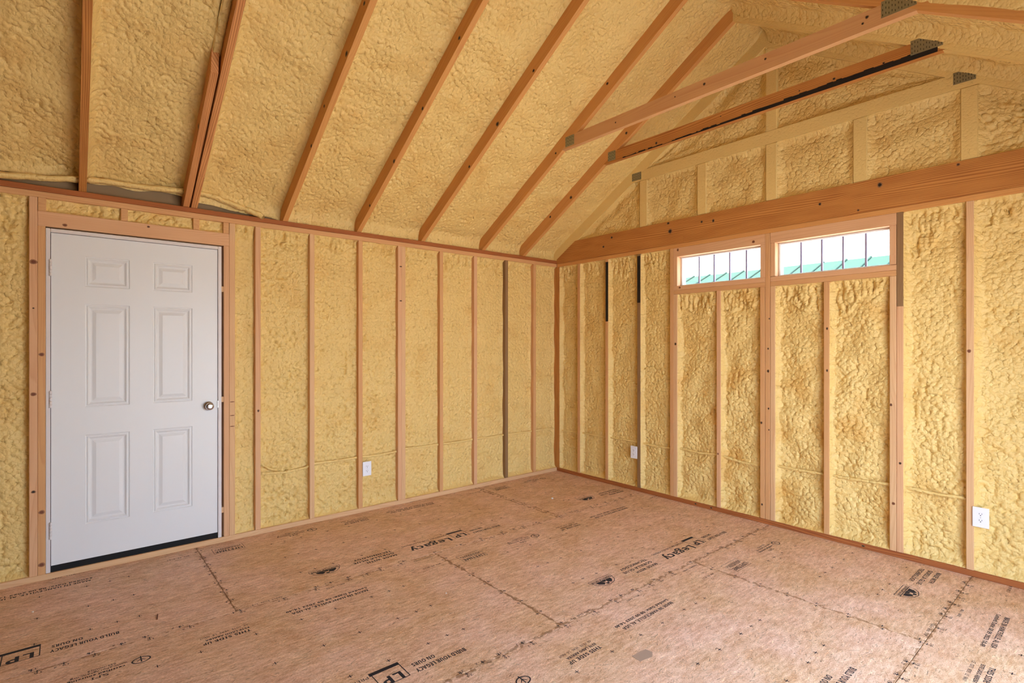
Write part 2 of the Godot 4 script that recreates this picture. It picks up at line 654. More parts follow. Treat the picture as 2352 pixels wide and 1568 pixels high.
# ------------------------------------------------------------------ outside
func build_ground() -> void:
	var g := board(self, "ground", Vector3(-60, -0.5, -60), Vector3(60, -0.22, 60), M.gravel, 0.01)
	tag(g, "pale gravel ground outside the building", "ground", "structure")
	# the neighbouring roof that shows through the high windows
	var b := root("neighbouring_building", Vector3(-1.0, -0.22, -11), "neighbouring building with a ribbed green metal roof seen through the windows", "building")
	var top := 3.37
	var st := start()
	add_block(st, Vector3(22, 0.05, 3.6), 0.005)
	var tilt := Transform3D(Basis(Vector3.RIGHT, 0.40), Vector3(-1, top - 0.74, -7.36))
	var roof := put(st.commit(), "roof", M.green, b, tilt)
	for k in 46:
		var rib := MeshInstance3D.new()
		rib.mesh = block_mesh(Vector3(0.055, 0.04, 3.62), 0.012) if k == 0 else (roof.get_child(0) as MeshInstance3D).mesh
		rib.material_override = M.green
		keep(rib, "roof_rib", roof)
		rib.position = Vector3(-10.6 + k * 0.468, 0.035, 0)
	board(b, "wall", Vector3(-11.5, -0.22, -11.5), Vector3(9.5, top - 1.4, -5.9), M.siding, 0.01)


# ------------------------------------------------------------------ floor
const ROWS := [-0.05, 1.165, 2.400, 3.635, 4.80]
const BUTTS := [[-1.31, 1.13, 3.60, 6.04, 8.0], [-0.08, 2.36, 4.80, 7.24], [-1.315, 1.125, 3.565, 6.0, 8.0], [-0.08, 2.36, 4.80, 7.24]]


func build_floor() -> void:
	var fl := root("floor", Vector3.ZERO, "bare strand board subfloor printed with dark maker's marks", "floor", "structure")
	board(fl, "joist_bed", Vector3(-0.1, -0.22, -0.1), Vector3(SPAN + 0.1, -0.02, DEEP), M.board_edge, 0.002)
	var n := 0
	for r in 4:
		for k in BUTTS[r].size() - 1:
			var z0: float = maxf(BUTTS[r][k], -0.05)
			var z1: float = minf(BUTTS[r][k + 1], DEEP)
			if z1 - z0 < 0.05: continue
			n += 1
			var panel := floor_panel(fl, ROWS[r], minf(ROWS[r + 1], SPAN + 0.05), z0, z1, BUTTS[r][k + 1], n)
			stamp_prints(panel, ROWS[r], ROWS[r + 1], z0, z1, BUTTS[r][k], BUTTS[r][k + 1])


func floor_panel(fl: Node3D, x0: float, x1: float, z0: float, z1: float, e: float, n: int) -> MeshInstance3D:
	var st := start()
	var g := 0.0009
	var c := 0.0018
	var flip := n % 3 == 1
	var uv := func(q: Vector3) -> Vector2:
		var a := Vector2((q.x - x0) / 1.235, (q.z - e) / 2.44)
		return Vector2(1.0 - a.x, a.y) if flip else a
	var lo := Vector3(x0 + g, -0.018, z0 + g)
	var hi := Vector3(x1 - g, 0.0, z1 - g)
	var top := [Vector3(lo.x + c, 0, lo.z + c), Vector3(hi.x - c, 0, lo.z + c), Vector3(hi.x - c, 0, hi.z - c), Vector3(lo.x + c, 0, hi.z - c)]
	var rim := [Vector3(lo.x, -c, lo.z), Vector3(hi.x, -c, lo.z), Vector3(hi.x, -c, hi.z), Vector3(lo.x, -c, hi.z)]
	var foot := rim.map(func(q): return Vector3(q.x, -0.018, q.z))
	face(st, top, top.map(uv), Vector3.UP)
	var mid := (lo + hi) * 0.5
	for k in 4:
		var w := (k + 1) % 4
		var out: Vector3 = (rim[k] + rim[w]) * 0.5 - mid
		out.y = 0
		face(st, [top[k], top[w], rim[w], rim[k]], [uv.call(top[k]), uv.call(top[w]), uv.call(rim[w]), uv.call(rim[k])], out.normalized() + Vector3.UP)
		face(st, [rim[k], rim[w], foot[w], foot[k]], [uv.call(rim[k]), uv.call(rim[w]), uv.call(foot[w]), uv.call(foot[k])], out)
	return put(st.commit(), "floor_panel", M.board[n % 2], fl)


# printed lettering: flat ink on the boards, read along +z with its tops towards +x
func ink(panel: Node, text: String, x: float, z: float, cap: float, width: float, font := "sans", mat: Material = null) -> void:
	var t := TextMesh.new()
	var f := SystemFont.new()
	f.font_names = PackedStringArray(["Droid Sans Mono" if font == "mono" else "Droid Serif" if font == "serif" else "Droid Sans"])
	f.font_weight = 700 if font == "bold" else 400
	t.font = f
	t.text = text
	t.font_size = 32
	t.pixel_size = 0.01
	t.curve_step = 6.0
	t.depth = 0.01
	t.horizontal_alignment = HORIZONTAL_ALIGNMENT_LEFT
	t.vertical_alignment = VERTICAL_ALIGNMENT_BOTTOM
	var box := t.get_aabb()
	var capu := 32 * 0.01 * 0.714
	var sz := width / maxf(box.size.x, 0.01)
	var sx := cap / capu
	var b := Basis(Vector3(0, 0, sz), Vector3(sx, 0, 0), Vector3(0, 0.04, 0))
	var low := 0.0 if not (text.contains("g") or text.contains("y") or text.contains("p")) else 0.0
	var o := put(t, "printed_lettering", mat if mat else M.ink, panel)
	o.transform = Transform3D(b, Vector3(x + low, 0.0003, z - box.position.x * sz))


func inside(z: float, long: float, z0: float, z1: float) -> bool:
	return z > z0 - 0.02 and z + long < z1 + 0.03


func stamp_prints(panel: Node, r0: float, r1: float, z0: float, z1: float, s: float, e: float) -> void:
	var z := e - 1.86
	if inside(z, 0.44, z0, z1):
		ink(panel, "Sanded Date: 08 09 2023 14:49", r0 + 0.172, z, 0.018, 0.46, "bold")
		ink(panel, "MADE IN HANCEVILLE, AL USA", r0 + 0.205, z + 0.01, 0.021, 0.43, "bold")
	z = e - 1.21
	if inside(z, 0.22, z0, z1):
		ink(panel, "CE COTE VERS LE HAUT", r0 + 0.175, z, 0.013, 0.215, "mono")
		ink(panel, "ESTE LADO ARRIBA", r0 + 0.205, z, 0.015, 0.195, "bold")
		ink(panel, "THIS SIDE", r0 + 0.232, z, 0.021, 0.16, "bold")
		ink(panel, "UP", r0 + 0.232, z + 0.175, 0.021, 0.035, "bold")
	z = e - 0.79
	if inside(z, 0.30, z0, z1):
		ink(panel, "SFI", r0 + 0.222, z + 0.15, 0.018, 0.06)
		ink(panel, "certified sourcing", r0 + 0.198, z + 0.09, 0.013, 0.20, "bold")
		ink(panel, "www.sfiprogram.org", r0 + 0.176, z + 0.08, 0.011, 0.20)
		ink(panel, "SFI-00003", r0 + 0.154, z + 0.12, 0.012, 0.10)
		leaf_mark(panel, Vector3(r0 + 0.205, 0, z + 0.03))
	z = e - 0.27
	if inside(z, 0.20, z0, z1):
		frame_mark(panel, r0 + 0.152, r0 + 0.262, z, z + 0.195, 0.0025)
		ink(panel, "LIFETIME", r0 + 0.208, z + 0.012, 0.030, 0.17, "bold")
		ink(panel, "LIMITED TRANSFERABLE", r0 + 0.195, z + 0.03, 0.007, 0.135)
		ink(panel, "WARRANTY", r0 + 0.165, z + 0.012, 0.022, 0.17)
	z = s + 0.06
	if inside(z, 0.14, z0, z1):
		ink(panel, "APA PR-N127", r0 + 0.165, z, 0.014, 0.13, "mono")
	z = e - 1.94
	if inside(z, 0.27, z0, z1):
		ink(panel, "BUILD YOUR LEGACY", r1 - 0.172, z, 0.027, 0.26, "bold")
		ink(panel, "ON OURS", r1 - 0.218, z + 0.14, 0.025, 0.115, "bold")
	z = e - 1.645
	if inside(z, 0.14, z0, z1):
		frame_mark(panel, r1 - 0.252, r1 - 0.138, z, z + 0.135, 0.004)
		bar(panel, r1 - 0.262, r1 - 0.240, z, z + 0.142)
		ink(panel, "LP", r1 - 0.215, z + 0.022, 0.055, 0.095, "bold")
	z = e - 1.49
	if inside(z, 0.36, z0, z1):
		ink(panel, "Legacy", r1 - 0.205, z + 0.01, 0.062, 0.335, "bold")
		ink(panel, "PREMIUM SUB-FLOORING", r1 - 0.255, z - 0.005, 0.017, 0.375)
	z = e - 1.03
	if inside(z, 0.33, z0, z1):
		ink(panel, "MADE WITH", r1 - 0.162, z, 0.024, 0.215, "bold")
		ink(panel, "GORILLA GLUE", r1 - 0.205, z, 0.024, 0.29, "bold")
		ink(panel, "TECHNOLOGY", r1 - 0.248, z, 0.024, 0.27, "bold")
	z = e - 0.66
	if inside(z, 0.20, z0, z1):
		shield_mark(panel, r1 - 0.245, r1 - 0.145, z, z + 0.195)
	# fastening marks
	var cross := start()
	var any := false
	for col in [0.315, 0.625, 0.935]:
		for g in [0.406, 0.500, 0.61, 0.820, 1.0, 1.22, 1.46, 1.63, 1.83, 1.95, 2.04]:
			z = s + g
			if z < z0 + 0.02 or z > z1 - 0.02: continue
			any = true
			add_cross(cross, r0 + col + rng.randf_range(-0.004, 0.004), z, 0.011)
	for q in 8:
		for side in [s + 0.017, e - 0.017]:
			if side > z0 + 0.01 and side < z1 - 0.01:
				any = true
				add_cross(cross, r0 + 0.155 * (q + 0.5) + (0.06 if side < (s + e) * 0.5 else 0.05), side, 0.010)
	# joist marks with their spacings along both long edges
	for x in [r0 + 0.025, r1 - 0.022]:
		for g in [[0.26, "19.2"], [0.406, "16"], [0.500, "19.2"], [0.62, "24"], [0.82, "16"], [1.0, "19.2"], [1.22, "24"], [1.46, "19.2"], [1.63, "16"], [1.84, "24"], [1.95, "19.2"], [2.04, "16"]]:
			z = s + g[0]
			if z < z0 + 0.05 or z > z1 - 0.06: continue
			any = true
			add_cross(cross, x + (0.012 if x > r0 + 0.5 else -0.012), z, 0.010)
			ink(panel, g[1], x - 0.006, z - 0.02, 0.012, 0.018 + 0.012 * (g[1].length() - 1), "mono")
	if any:
		var o := put(cross.commit(), "fastener_marks", M.ink, panel)
		o.set_meta("kind", "stuff")
	if inside(s + 0.70, 0.2, z0, z1): ink(panel, "MILL 0442", r0 + 0.042, s + 0.66, 0.012, 0.11, "mono")
	if inside(s + 0.01, 0.2, z0, z1): ink(panel, "STRENGTH CODED", r0 + 0.03, s + 0.02, 0.010, 0.16, "mono")
	if inside(e - 0.24, 0.2, z0, z1): ink(panel, "Space Ends 1/8\"", r1 - 0.025, e - 0.24, 0.013, 0.17, "mono")


func slab(st: SurfaceTool, poly: Array) -> void:
	# a film of ink: a convex outline of (x, z) on the floor
	face(st, poly.map(func(p): return Vector3(p.x, 0.0006, p.y)), poly, Vector3.UP)


func add_cross(st: SurfaceTool, x: float, z: float, r: float) -> void:
	slab(st, [Vector2(x - r, z - 0.0018), Vector2(x + r, z - 0.0018), Vector2(x + r, z + 0.0018), Vector2(x - r, z + 0.0018)])
	slab(st, [Vector2(x - 0.0018, z - r), Vector2(x + 0.0018, z - r), Vector2(x + 0.0018, z + r), Vector2(x - 0.0018, z + r)])


func bar(panel: Node, x0: float, x1: float, z0: float, z1: float) -> void:
	var st := start()
	slab(st, [Vector2(x0, z0), Vector2(x1, z0), Vector2(x1, z1), Vector2(x0, z1)])
	put(st.commit(), "printed_bar", M.ink, panel)


func frame_mark(panel: Node, x0: float, x1: float, z0: float, z1: float, t: float) -> void:
	var st := start()
	for b in [[x0, x1, z0, z0 + t], [x0, x1, z1 - t, z1], [x0, x0 + t, z0, z1], [x1 - t, x1, z0, z1]]:
		slab(st, [Vector2(b[0], b[2]), Vector2(b[1], b[2]), Vector2(b[1], b[3]), Vector2(b[0], b[3])])
	put(st.commit(), "printed_frame", M.ink, panel)


func outline(st: SurfaceTool, poly: Array, t: float, closed := true) -> void:
	for k in poly.size() - (0 if closed else 1):
		var a: Vector2 = poly[k]
		var b: Vector2 = poly[(k + 1) % poly.size()]
		var o := (b - a).normalized().orthogonal() * t * 0.5
		slab(st, [a + o, b + o, b - o, a - o])


func leaf_mark(panel: Node, at: Vector3) -> void:
	var st := start()
	var c := Vector2(at.x, at.z)
	var shape := []
	for k in 14:
		var a := TAU * k / 14
		shape.append(c + Vector2(cos(a) * 0.026, sin(a) * 0.026 * (1.0 + 0.35 * absf(sin(a)))))
	outline(st, shape, 0.006)
	outline(st, [c + Vector2(-0.036, 0.0), c + Vector2(0.018, 0.0)], 0.005, false)
	outline(st, [c + Vector2(-0.010, 0.0), c + Vector2(0.006, 0.016)], 0.004, false)
	outline(st, [c + Vector2(-0.010, 0.0), c + Vector2(0.006, -0.016)], 0.004, false)
	put(st.commit(), "printed_leaf", M.ink, panel)


func shield_mark(panel: Node, x0: float, x1: float, z0: float, z1: float) -> void:
	# a lettered banner with a domed emblem standing on it
	var st := start()
	var w := z1 - z0
	var h := x1 - x0
	var p := func(a: float, b: float) -> Vector2: return Vector2(x0 + h * (1.0 - b), z0 + w * a)
	var hood := [p.call(0.0, 0.66), p.call(0.0, 0.95), p.call(1.0, 0.95), p.call(1.0, 0.66)]
	outline(st, hood, 0.003)
	var bowl := [p.call(0.04, 0.66), p.call(0.09, 0.36), p.call(0.24, 0.12), p.call(0.5, 0.0), p.call(0.76, 0.12), p.call(0.91, 0.36), p.call(0.96, 0.66)]
	outline(st, bowl, 0.004, false)
	slab(st, [p.call(0.16, 0.60), p.call(0.20, 0.36), p.call(0.33, 0.16), p.call(0.44, 0.30), p.call(0.40, 0.60)])
	slab(st, [p.call(0.84, 0.60), p.call(0.80, 0.36), p.call(0.67, 0.16), p.call(0.56, 0.30), p.call(0.60, 0.60)])
	slab(st, [p.call(0.40, 0.62), p.call(0.44, 0.42), p.call(0.56, 0.42), p.call(0.60, 0.62)])
	slab(st, [p.call(0.42, 0.27), p.call(0.46, 0.10), p.call(0.54, 0.10), p.call(0.58, 0.27)])
	put(st.commit(), "printed_shield", M.ink, panel)
	ink(panel, "GORILLA GLUE", x0 + h * 0.11, z0 + w * 0.06, h * 0.17, w * 0.88, "bold")


# ------------------------------------------------------------------ walls
func stud(wall: Node3D, plane: String, a: float, lo: float, hi: float, mat: Material, called := "stud", wide := 0.038) -> MeshInstance3D:
	# a stud of the door wall (plane "x") or the window wall ("z") whose face begins at A
	if plane == "x":
		return board(wall, called, Vector3(-0.089, lo, a), Vector3(0, hi, a + wide), mat)
	return board(wall, called, Vector3(a, lo, -0.089), Vector3(a + wide, hi, 0), mat)


func build_door_wall() -> void:
	var wl := root("wall_left", Vector3.ZERO, "door wall of wooden studs with pale yellow spray foam between", "wall", "structure")
	board(wl, "sheathing", Vector3(-0.13, -0.2, -0.13), Vector3(-0.092, 2.5, 3.42), M.sheath)
	board(wl, "sheathing", Vector3(-0.13, -0.2, 4.42), Vector3(-0.092, 2.5, DEEP + 0.1), M.sheath)
	board(wl, "sheathing", Vector3(-0.13, 2.17, 3.42), Vector3(-0.092, 2.5, 4.42), M.sheath)
	board(wl, "bottom_plate", Vector3(-0.089, 0, 0.0), Vector3(0.0, 0.038, 6.3), M.stud)
	board(wl, "top_plate", Vector3(-0.089, STUD_TOP, 0.0), Vector3(0, STUD_TOP + 0.037, 6.3), M.stud_tan)
	board(wl, "top_plate", Vector3(-0.089, STUD_TOP + 0.0375, 0.0), Vector3(0.003, PLATE_TOP, 6.3), M.pine_dark)
	board(wl, "corner_post", Vector3(-0.089, 0.038, -0.089), Vector3(-0.0005, STUD_TOP, -0.0005), M.pine)
	var at := [0.325, 0.727, 1.133, 1.537, 1.942, 1.980, 2.354, 2.766, 3.173]
	for k in at.size():
		var o := stud(wl, "x", at[k], 0.038, STUD_TOP, M.stud_grey if k == 1 else [M.stud_tan, M.stud, M.stud_pink][k % 3])
		if k == 8:
			knot(o, Vector3(0, 0.94, 3.19), Vector3.RIGHT, 0.007, 0.009, M.knot)
		if k == 5:
			for y in [2.15, 1.84]: knot(o, Vector3(0, y, 1.99), Vector3.RIGHT, 0.012, 0.005, M.knot_dark)
	var king := stud(wl, "x", 4.437, 0.038, STUD_TOP, M.stud_pink, "king_stud")
	for q in [[1.94, 0.013], [1.14, 0.010], [1.66, 0.004], [0.55, 0.008]]: knot(king, Vector3(0, q[0], 4.455), Vector3.RIGHT, q[1] * 1.25, q[1], M.knot_ring if q[1] > 0.009 else M.knot_dark)
	var trim := stud(wl, "x", 4.400, 0.038, 2.163, M.stud_tan, "trimmer_stud", 0.0365)
	for q in [[1.38, 0.010], [0.42, 0.011], [0.10, 0.012]]: knot(trim, Vector3(0, q[0], 4.418), Vector3.RIGHT, q[1] * 1.2, q[1], M.knot_ring)
	var k2 := stud(wl, "x", 3.350, 0.038, STUD_TOP, M.stud, "king_stud")
	for q in [0.92, 1.02, 0.84]: knot(k2, Vector3(0, q, 3.369), Vector3.RIGHT, 0.015, 0.003, M.knot_ring)
	stud(wl, "x", 3.3885, 0.038, 2.163, M.stud_pink, "trimmer_stud", 0.0365)
	stud(wl, "x", 4.85, 0.038, STUD_TOP, M.stud)
	stud(wl, "x", 5.26, 0.038, STUD_TOP, M.stud)
	stud(wl, "x", 5.67, 0.038, STUD_TOP, M.stud)
	var hd := board(wl, "door_header", Vector3(-0.089, 2.163, 3.3885), Vector3(0, 2.254, 4.4365), M.stud_pink)
	knot(hd, Vector3(0, 2.183, 4.31), Vector3.RIGHT, 0.011, 0.008, M.knot_ring)
	knot(hd, Vector3(0, 2.235, 3.88), Vector3.RIGHT, 0.008, 0.006, M.knot)
	for z in [4.397, 3.992, 3.580, 3.390]:
		stud(wl, "x", z, 2.2545, STUD_TOP, M.stud_tan, "cripple_stud")
	# foam bays, left to right as one faces the wall: [high z, low z, lumpiness]
	var u := Vector3(0, 0, -1)
	var base := {"rec": 0.060, "edge": [0.020, 0.044, 0.016, 0.014], "wide": [0.012, 0.014, 0.022, 0.012], "drip": 0.034, "drip_h": 0.12, "grad": 0.9, "wavy": 0.3}
	for q in [[6.3, 5.71, -1.0], [5.67, 5.30, -1.0], [5.26, 4.89, -1.0]]:
		foam(wl, Vector3(0, 0.038, q[0]), u, Vector3.UP, q[0] - q[1], STUD_TOP - 0.038, {"cell": 0.05})
	foam(wl, Vector3(0, 0.038, 4.85), u, Vector3.UP, 4.85 - 4.475, STUD_TOP - 0.038, base.merged({"big": 0.015, "lump": 0.030, "grad": 0.2, "bias": 0.25, "drip": 0.026, "drip_h": 0.22}, true))
	foam(wl, Vector3(0, 0.038, 3.35), u, Vector3.UP, 3.35 - 3.211, STUD_TOP - 0.038, base.merged({"bias": 0.05, "rec": 0.040}, true))
	var edges := [3.173, 2.804, 2.766, 2.392, 2.354, 2.018, 1.942, 1.575, 1.537, 1.171, 1.133, 0.765, 0.727, 0.363, 0.325, 0.0]
	for k in edges.size() / 2:
		var a: float = edges[2 * k]
		var b: float = edges[2 * k + 1]
		var far := k / 7.0
		foam(wl, Vector3(0, 0.038, a), u, Vector3.UP, a - b, STUD_TOP - 0.038, base.merged({"big": lerpf(0.024, 0.019, far), "bias": lerpf(0.15, 0.0, far), "lump": 0.027, "small": 0.010}, true))
	for q in [[4.397, 4.030], [3.992, 3.618], [3.580, 3.428]]:
		foam(wl, Vector3(0, 2.2545, q[0]), u, Vector3.UP, q[0] - q[1], STUD_TOP - 2.2545, {"big": 0.022, "lump": 0.03, "rec": 0.030, "bias": 0.3, "edge": [0.018, 0.022, 0.004, 0.024], "wide": [0.01, 0.012, 0.012, 0.012], "cell": 0.006})


func build_window_wall() -> void:
	var wb := root("wall_back", Vector3.ZERO, "gable wall of wooden studs with two high windows and sprayed foam", "wall", "structure")
	var T := STUD_TOP
	# outer skin, leaving the two window openings
	for q in [[-0.13, 1.563, -0.2, 2.5], [3.207, 4.81, -0.2, 2.5], [1.563, 3.207, -0.2, 1.984], [1.563, 3.207, 2.25, 2.5], [2.327, 2.442, 1.984, 2.25]]:
		board(wb, "sheathing", Vector3(q[0], q[2], -0.13), Vector3(q[1], q[3], -0.092), M.sheath)
	prism(wb, "gable_sheathing", [Vector2(-0.13, 2.5), Vector2(4.81, 2.5), Vector2(RIDGE_X, 4.02)], -0.13, -0.092, M.sheath)
	var bp := board(wb, "bottom_plate", Vector3(0.0, 0, -0.089), Vector3(SPAN, 0.038, 0.001), M.pine_dark)
	for x in [1.75, 1.90, 3.05]: knot(bp, Vector3(x, 0.02, 0.001), Vector3.BACK, 0.012, 0.006, M.knot_dark)
	board(wb, "top_plate", Vector3(0.0, T, -0.089), Vector3(SPAN, T + 0.037, 0), M.rafter)
	stud(wb, "z", 0.0, 0.038, T, M.pine)
	stud(wb, "z", 0.318, 0.038, T, M.stud_tan)
	var b := stud(wb, "z", 0.712, 0.038, T, M.stud_tan)
	put(block_mesh(Vector3(0.034, 0.62, 0.003), 0.001), "tar_stain", M.tar, b).position = Vector3(0.003, 0.81, 0.0437)
	var c := stud(wb, "z", 1.116, 0.038, T, M.stud_grey)
	put(block_mesh(Vector3(0.037, 0.46, 0.003), 0.001), "tar_stain", M.tar, c).position = Vector3(0, 0.90, 0.0437)
	stud(wb, "z", 1.4865, 0.038, T, M.stud_tan, "king_stud")
	var j := stud(wb, "z", 1.525, 0.038, 1.908, M.stud, "jack_stud")
	knot(j, Vector3(1.545, 1.45, 0), Vector3.BACK, 0.009, 0.012, M.knot_dark)
	stud(wb, "z", 1.525, 1.9845, 2.2525, M.stud_pink, "side_jamb")
	stud(wb, "z", 2.326, 1.9845, 2.2525, M.stud_pink, "side_jamb")
	var j2 := stud(wb, "z", 2.324, 0.038, 1.908, M.stud_tan, "jack_stud")
	knot(j2, Vector3(2.335, 0.81, 0), Vector3.BACK, 0.008, 0.010, M.knot_dark)
	knot(j2, Vector3(2.34, 0.15, 0), Vector3.BACK, 0.007, 0.009, M.knot_dark)
	var mid := stud(wb, "z", 2.3645, 0.038, T, M.stud_tan, "king_stud")
	for q in [[2.389, 1.41, 0.006], [2.389, 1.23, 0.009], [2.398, 1.65, 0.005], [2.392, 0.93, 0.006], [2.395, 0.76, 0.005]]: knot(mid, Vector3(q[0], q[1], 0), Vector3.BACK, q[2], q[2] * 1.3, M.knot_dark)
	stud(wb, "z", 2.405, 0.038, 1.908, M.stud, "jack_stud")
	stud(wb, "z", 2.405, 1.9865, 2.2525, M.stud_pink, "side_jamb")
	stud(wb, "z", 3.2055, 1.9865, 2.2525, M.stud_pink, "side_jamb")
	var j3 := stud(wb, "z", 3.206, 0.038, 1.908, M.stud, "jack_stud")
	knot(j3, Vector3(3.214, 1.03, 0), Vector3.BACK, 0.007, 0.009, M.knot)
	knot(j3, Vector3(3.228, 0.36, 0), Vector3.BACK, 0.009, 0.009, M.knot_ring)
	var kg := stud(wb, "z", 3.2455, 0.038, 1.70, M.stud_pink, "king_stud")
	knot(kg, Vector3(3.266, 0.64, 0), Vector3.BACK, 0.007, 0.008, M.knot_dark)
	stud(wb, "z", 3.2455, 1.70, T, M.stud_grey, "king_stud")
	var s := stud(wb, "z", 3.607, 0.038, T, M.stud)
	knot(s, Vector3(3.622, 1.40, 0), Vector3.BACK, 0.009, 0.010, M.knot_ring)
	stud(wb, "z", 4.02, 0.038, T, M.stud)
	stud(wb, "z", 4.43, 0.038, T, M.stud)
	stud(wb, "z", 4.642, 0.038, T, M.stud)
	var c1 := stud(wb, "z", 1.948, 0.038, 1.908, M.stud_pink, "cripple_stud")
	knot(c1, Vector3(1.962, 0.5, 0), Vector3.BACK, 0.006, 0.009, M.knot_ring)
	var c2 := stud(wb, "z", 2.795, 0.038, 1.908, M.stud_tan, "cripple_stud")
	for y in [1.56, 1.25]: knot(c2, Vector3(2.818, y, 0), Vector3.BACK, 0.006, 0.010, M.knot_dark)
	for q in [[1.525, 2.3640], [2.405, 3.2450]]:
		var hd := board(wb, "window_header", Vector3(q[0], 2.253, -0.089), Vector3(q[1], T, 0), M.stud_pink)
		if q[0] < 2.0:
			knot(hd, Vector3(1.57, 2.315, 0), Vector3.BACK, 0.009, 0.012, M.knot_ring)
			knot(hd, Vector3(2.27, 2.285, 0), Vector3.BACK, 0.011, 0.010, M.knot_ring)
		var sill := board(wb, "sill_plate", Vector3(q[0], 1.9465, -0.089), Vector3(q[1], 1.984, 0), M.stud_pink)
		if q[0] < 2.0: knot(sill, Vector3(1.59, 1.967, 0), Vector3.BACK, 0.010, 0.008, M.knot_ring)
		board(wb, "sill_plate", Vector3(q[0], 1.9085, -0.089), Vector3(q[1], 1.946, 0), M.stud_tan)
	# foam bays
	var u := Vector3.RIGHT
	var low := 0.038
	var base := {"edge": [0.004, 0.030, 0.010, 0.012], "wide": [0.016, 0.010, 0.026, 0.012], "drip": 0.020, "drip_h": 0.14}
	for q in [[0.039, 0.318, 0.010, -0.2], [0.356, 0.712, 0.010, -0.25], [0.75, 1.116, 0.011, -0.2], [1.154, 1.4865, 0.012, -0.05]]:
		foam(wb, Vector3(q[0], low, 0), u, Vector3.UP, q[1] - q[0], T - low, base.merged({"big": q[2], "bias": q[3], "grad": 0.3, "lump": 0.027}, true))
	for q in [[1.563, 1.948, 0.5, 0.009], [1.986, 2.324, 0.5, 0.012], [2.443, 2.795, 0.5, 0.012], [2.833, 3.206, 0.5, 0.014]]:
		foam(wb, Vector3(q[0], low, 0), u, Vector3.UP, q[1] - q[0], 1.908 - low, base.merged({"big": q[3], "bias": 0.25, "amber": q[2], "drip": 0.022, "drip_h": 0.17, "lump": 0.029, "macro": 0.018, "edge": [0.006, 0.026, 0.006, 0.016]}, true))
	foam(wb, Vector3(3.2835, low, 0), u, Vector3.UP, 3.607 - 3.2835, T - low, base.merged({"big": 0.014, "bias": 0.1, "grad": 1.1, "lump": 0.031, "drip": 0.022, "drip_h": 0.20, "rec": 0.055, "wide": [0.022, 0.008, 0.04, 0.012]}, true))
	foam(wb, Vector3(3.645, low, 0), u, Vector3.UP, 4.02 - 3.645, T - low, base.merged({"big": 0.017, "bias": 0.1, "grad": 1.3, "lump": 0.034, "drip": 0.022, "drip_h": 0.20, "rec": 0.050, "wide": [0.022, 0.012, 0.04, 0.012]}, true))
	for q in [[4.058, 4.43], [4.468, 4.642]]:
		foam(wb, Vector3(q[0], low, 0), u, Vector3.UP, q[1] - q[0], T - low, {"cell": 0.05})
	# the gable above: flat webs and a collar, all coated with foam, and foam between them
	var yb := 2.595
	var cb := 3.052
	var ct := 3.150
	var under := func(x: float) -> float: return EAVE + PITCH * (x if x < RIDGE_X else SPAN - x)
	for q in [[1.141, 1.231], [1.761, 1.851], [2.365, 2.455], [2.983, 3.073], [3.578, 3.665]]:
		board(wb, "gable_web", Vector3(q[0], yb, -0.038), Vector3(q[1], minf(cb, under.call(q[0])), -0.004), M.skin, 0.006)
	board(wb, "gable_web", Vector3(2.365, ct, -0.038), Vector3(2.455, 3.74, -0.004), M.skin, 0.006)
	var xa := (cb - EAVE) / PITCH
	var xc := (ct - EAVE) / PITCH
	prism(wb, "gable_collar", [Vector2(xa, cb), Vector2(SPAN - xa, cb), Vector2(SPAN - xc, ct), Vector2(xc, ct)], -0.038, 0, M.skin)
	for side in 2:
		var poly := rafter_outline(-0.09, RIDGE_X)
		if side: poly = poly.map(func(p): return Vector2(SPAN - p.x, p.y))
		prism(wb, "gable_rafter", poly, -0.038, 0, M.skin, 0.544)
	for q in [[xa + 0.06, cb + 0.05], [SPAN - xa - 0.08, cb + 0.07]]: plate(wb, Vector3(q[0], q[1], 0.001), 0.11, 0.075, 0.0)
	var g := {"rec": 0.034, "big": 0.006, "small": 0.003, "macro": 0.013, "lump": 0.026, "edge": [0.008, 0.008, 0.008, 0.010], "wide": [0.03, 0.03, 0.03, 0.03], "cell": 0.0095}
	var bay := func(x0: float, x1: float, y0: float, cap: float, more := {}) -> void:
		var t0: float = minf(cap, under.call(x0)) - y0
		var t1: float = minf(cap, under.call(x1)) - y0
		foam(wb, Vector3(x0, y0, 0), u, Vector3.UP, x1 - x0, maxf(t0, t1), g.merged({"hi": [t0, t1]}.merged(more), true))
	bay.call(0.31, 1.141, yb, 9.0)
	bay.call(1.231, 1.761, yb, cb)
	bay.call(1.851, 2.365, yb, cb)
	bay.call(2.455, 2.983, yb, cb)
	bay.call(3.073, 3.578, yb, cb, {"big": 0.009})
	bay.call(3.665, 4.36, yb, 9.0, {"big": 0.024, "bias": 0.4, "lump": 0.036})
	bay.call(xc + 0.01, RIDGE_X, ct, 9.0)
	bay.call(RIDGE_X, SPAN - xc - 0.01, ct, 9.0)
	# the heavy tie beam that lies on the wall plate
	var hb := root("header_beam", Vector3(0.0, T + 0.0375, 0), "heavy knotty pine beam running above the two windows along the gable wall", "beam")
	var top := 2.594
	var bb := T + 0.0375
	var beam := prism(hb, "beam", [Vector2(0.0, bb), Vector2(SPAN, bb), Vector2(SPAN, EAVE), Vector2(SPAN - (top - EAVE) / PITCH, top), Vector2((top - EAVE) / PITCH, top), Vector2(0.0, EAVE)], -0.038, 0.002, M.pine)
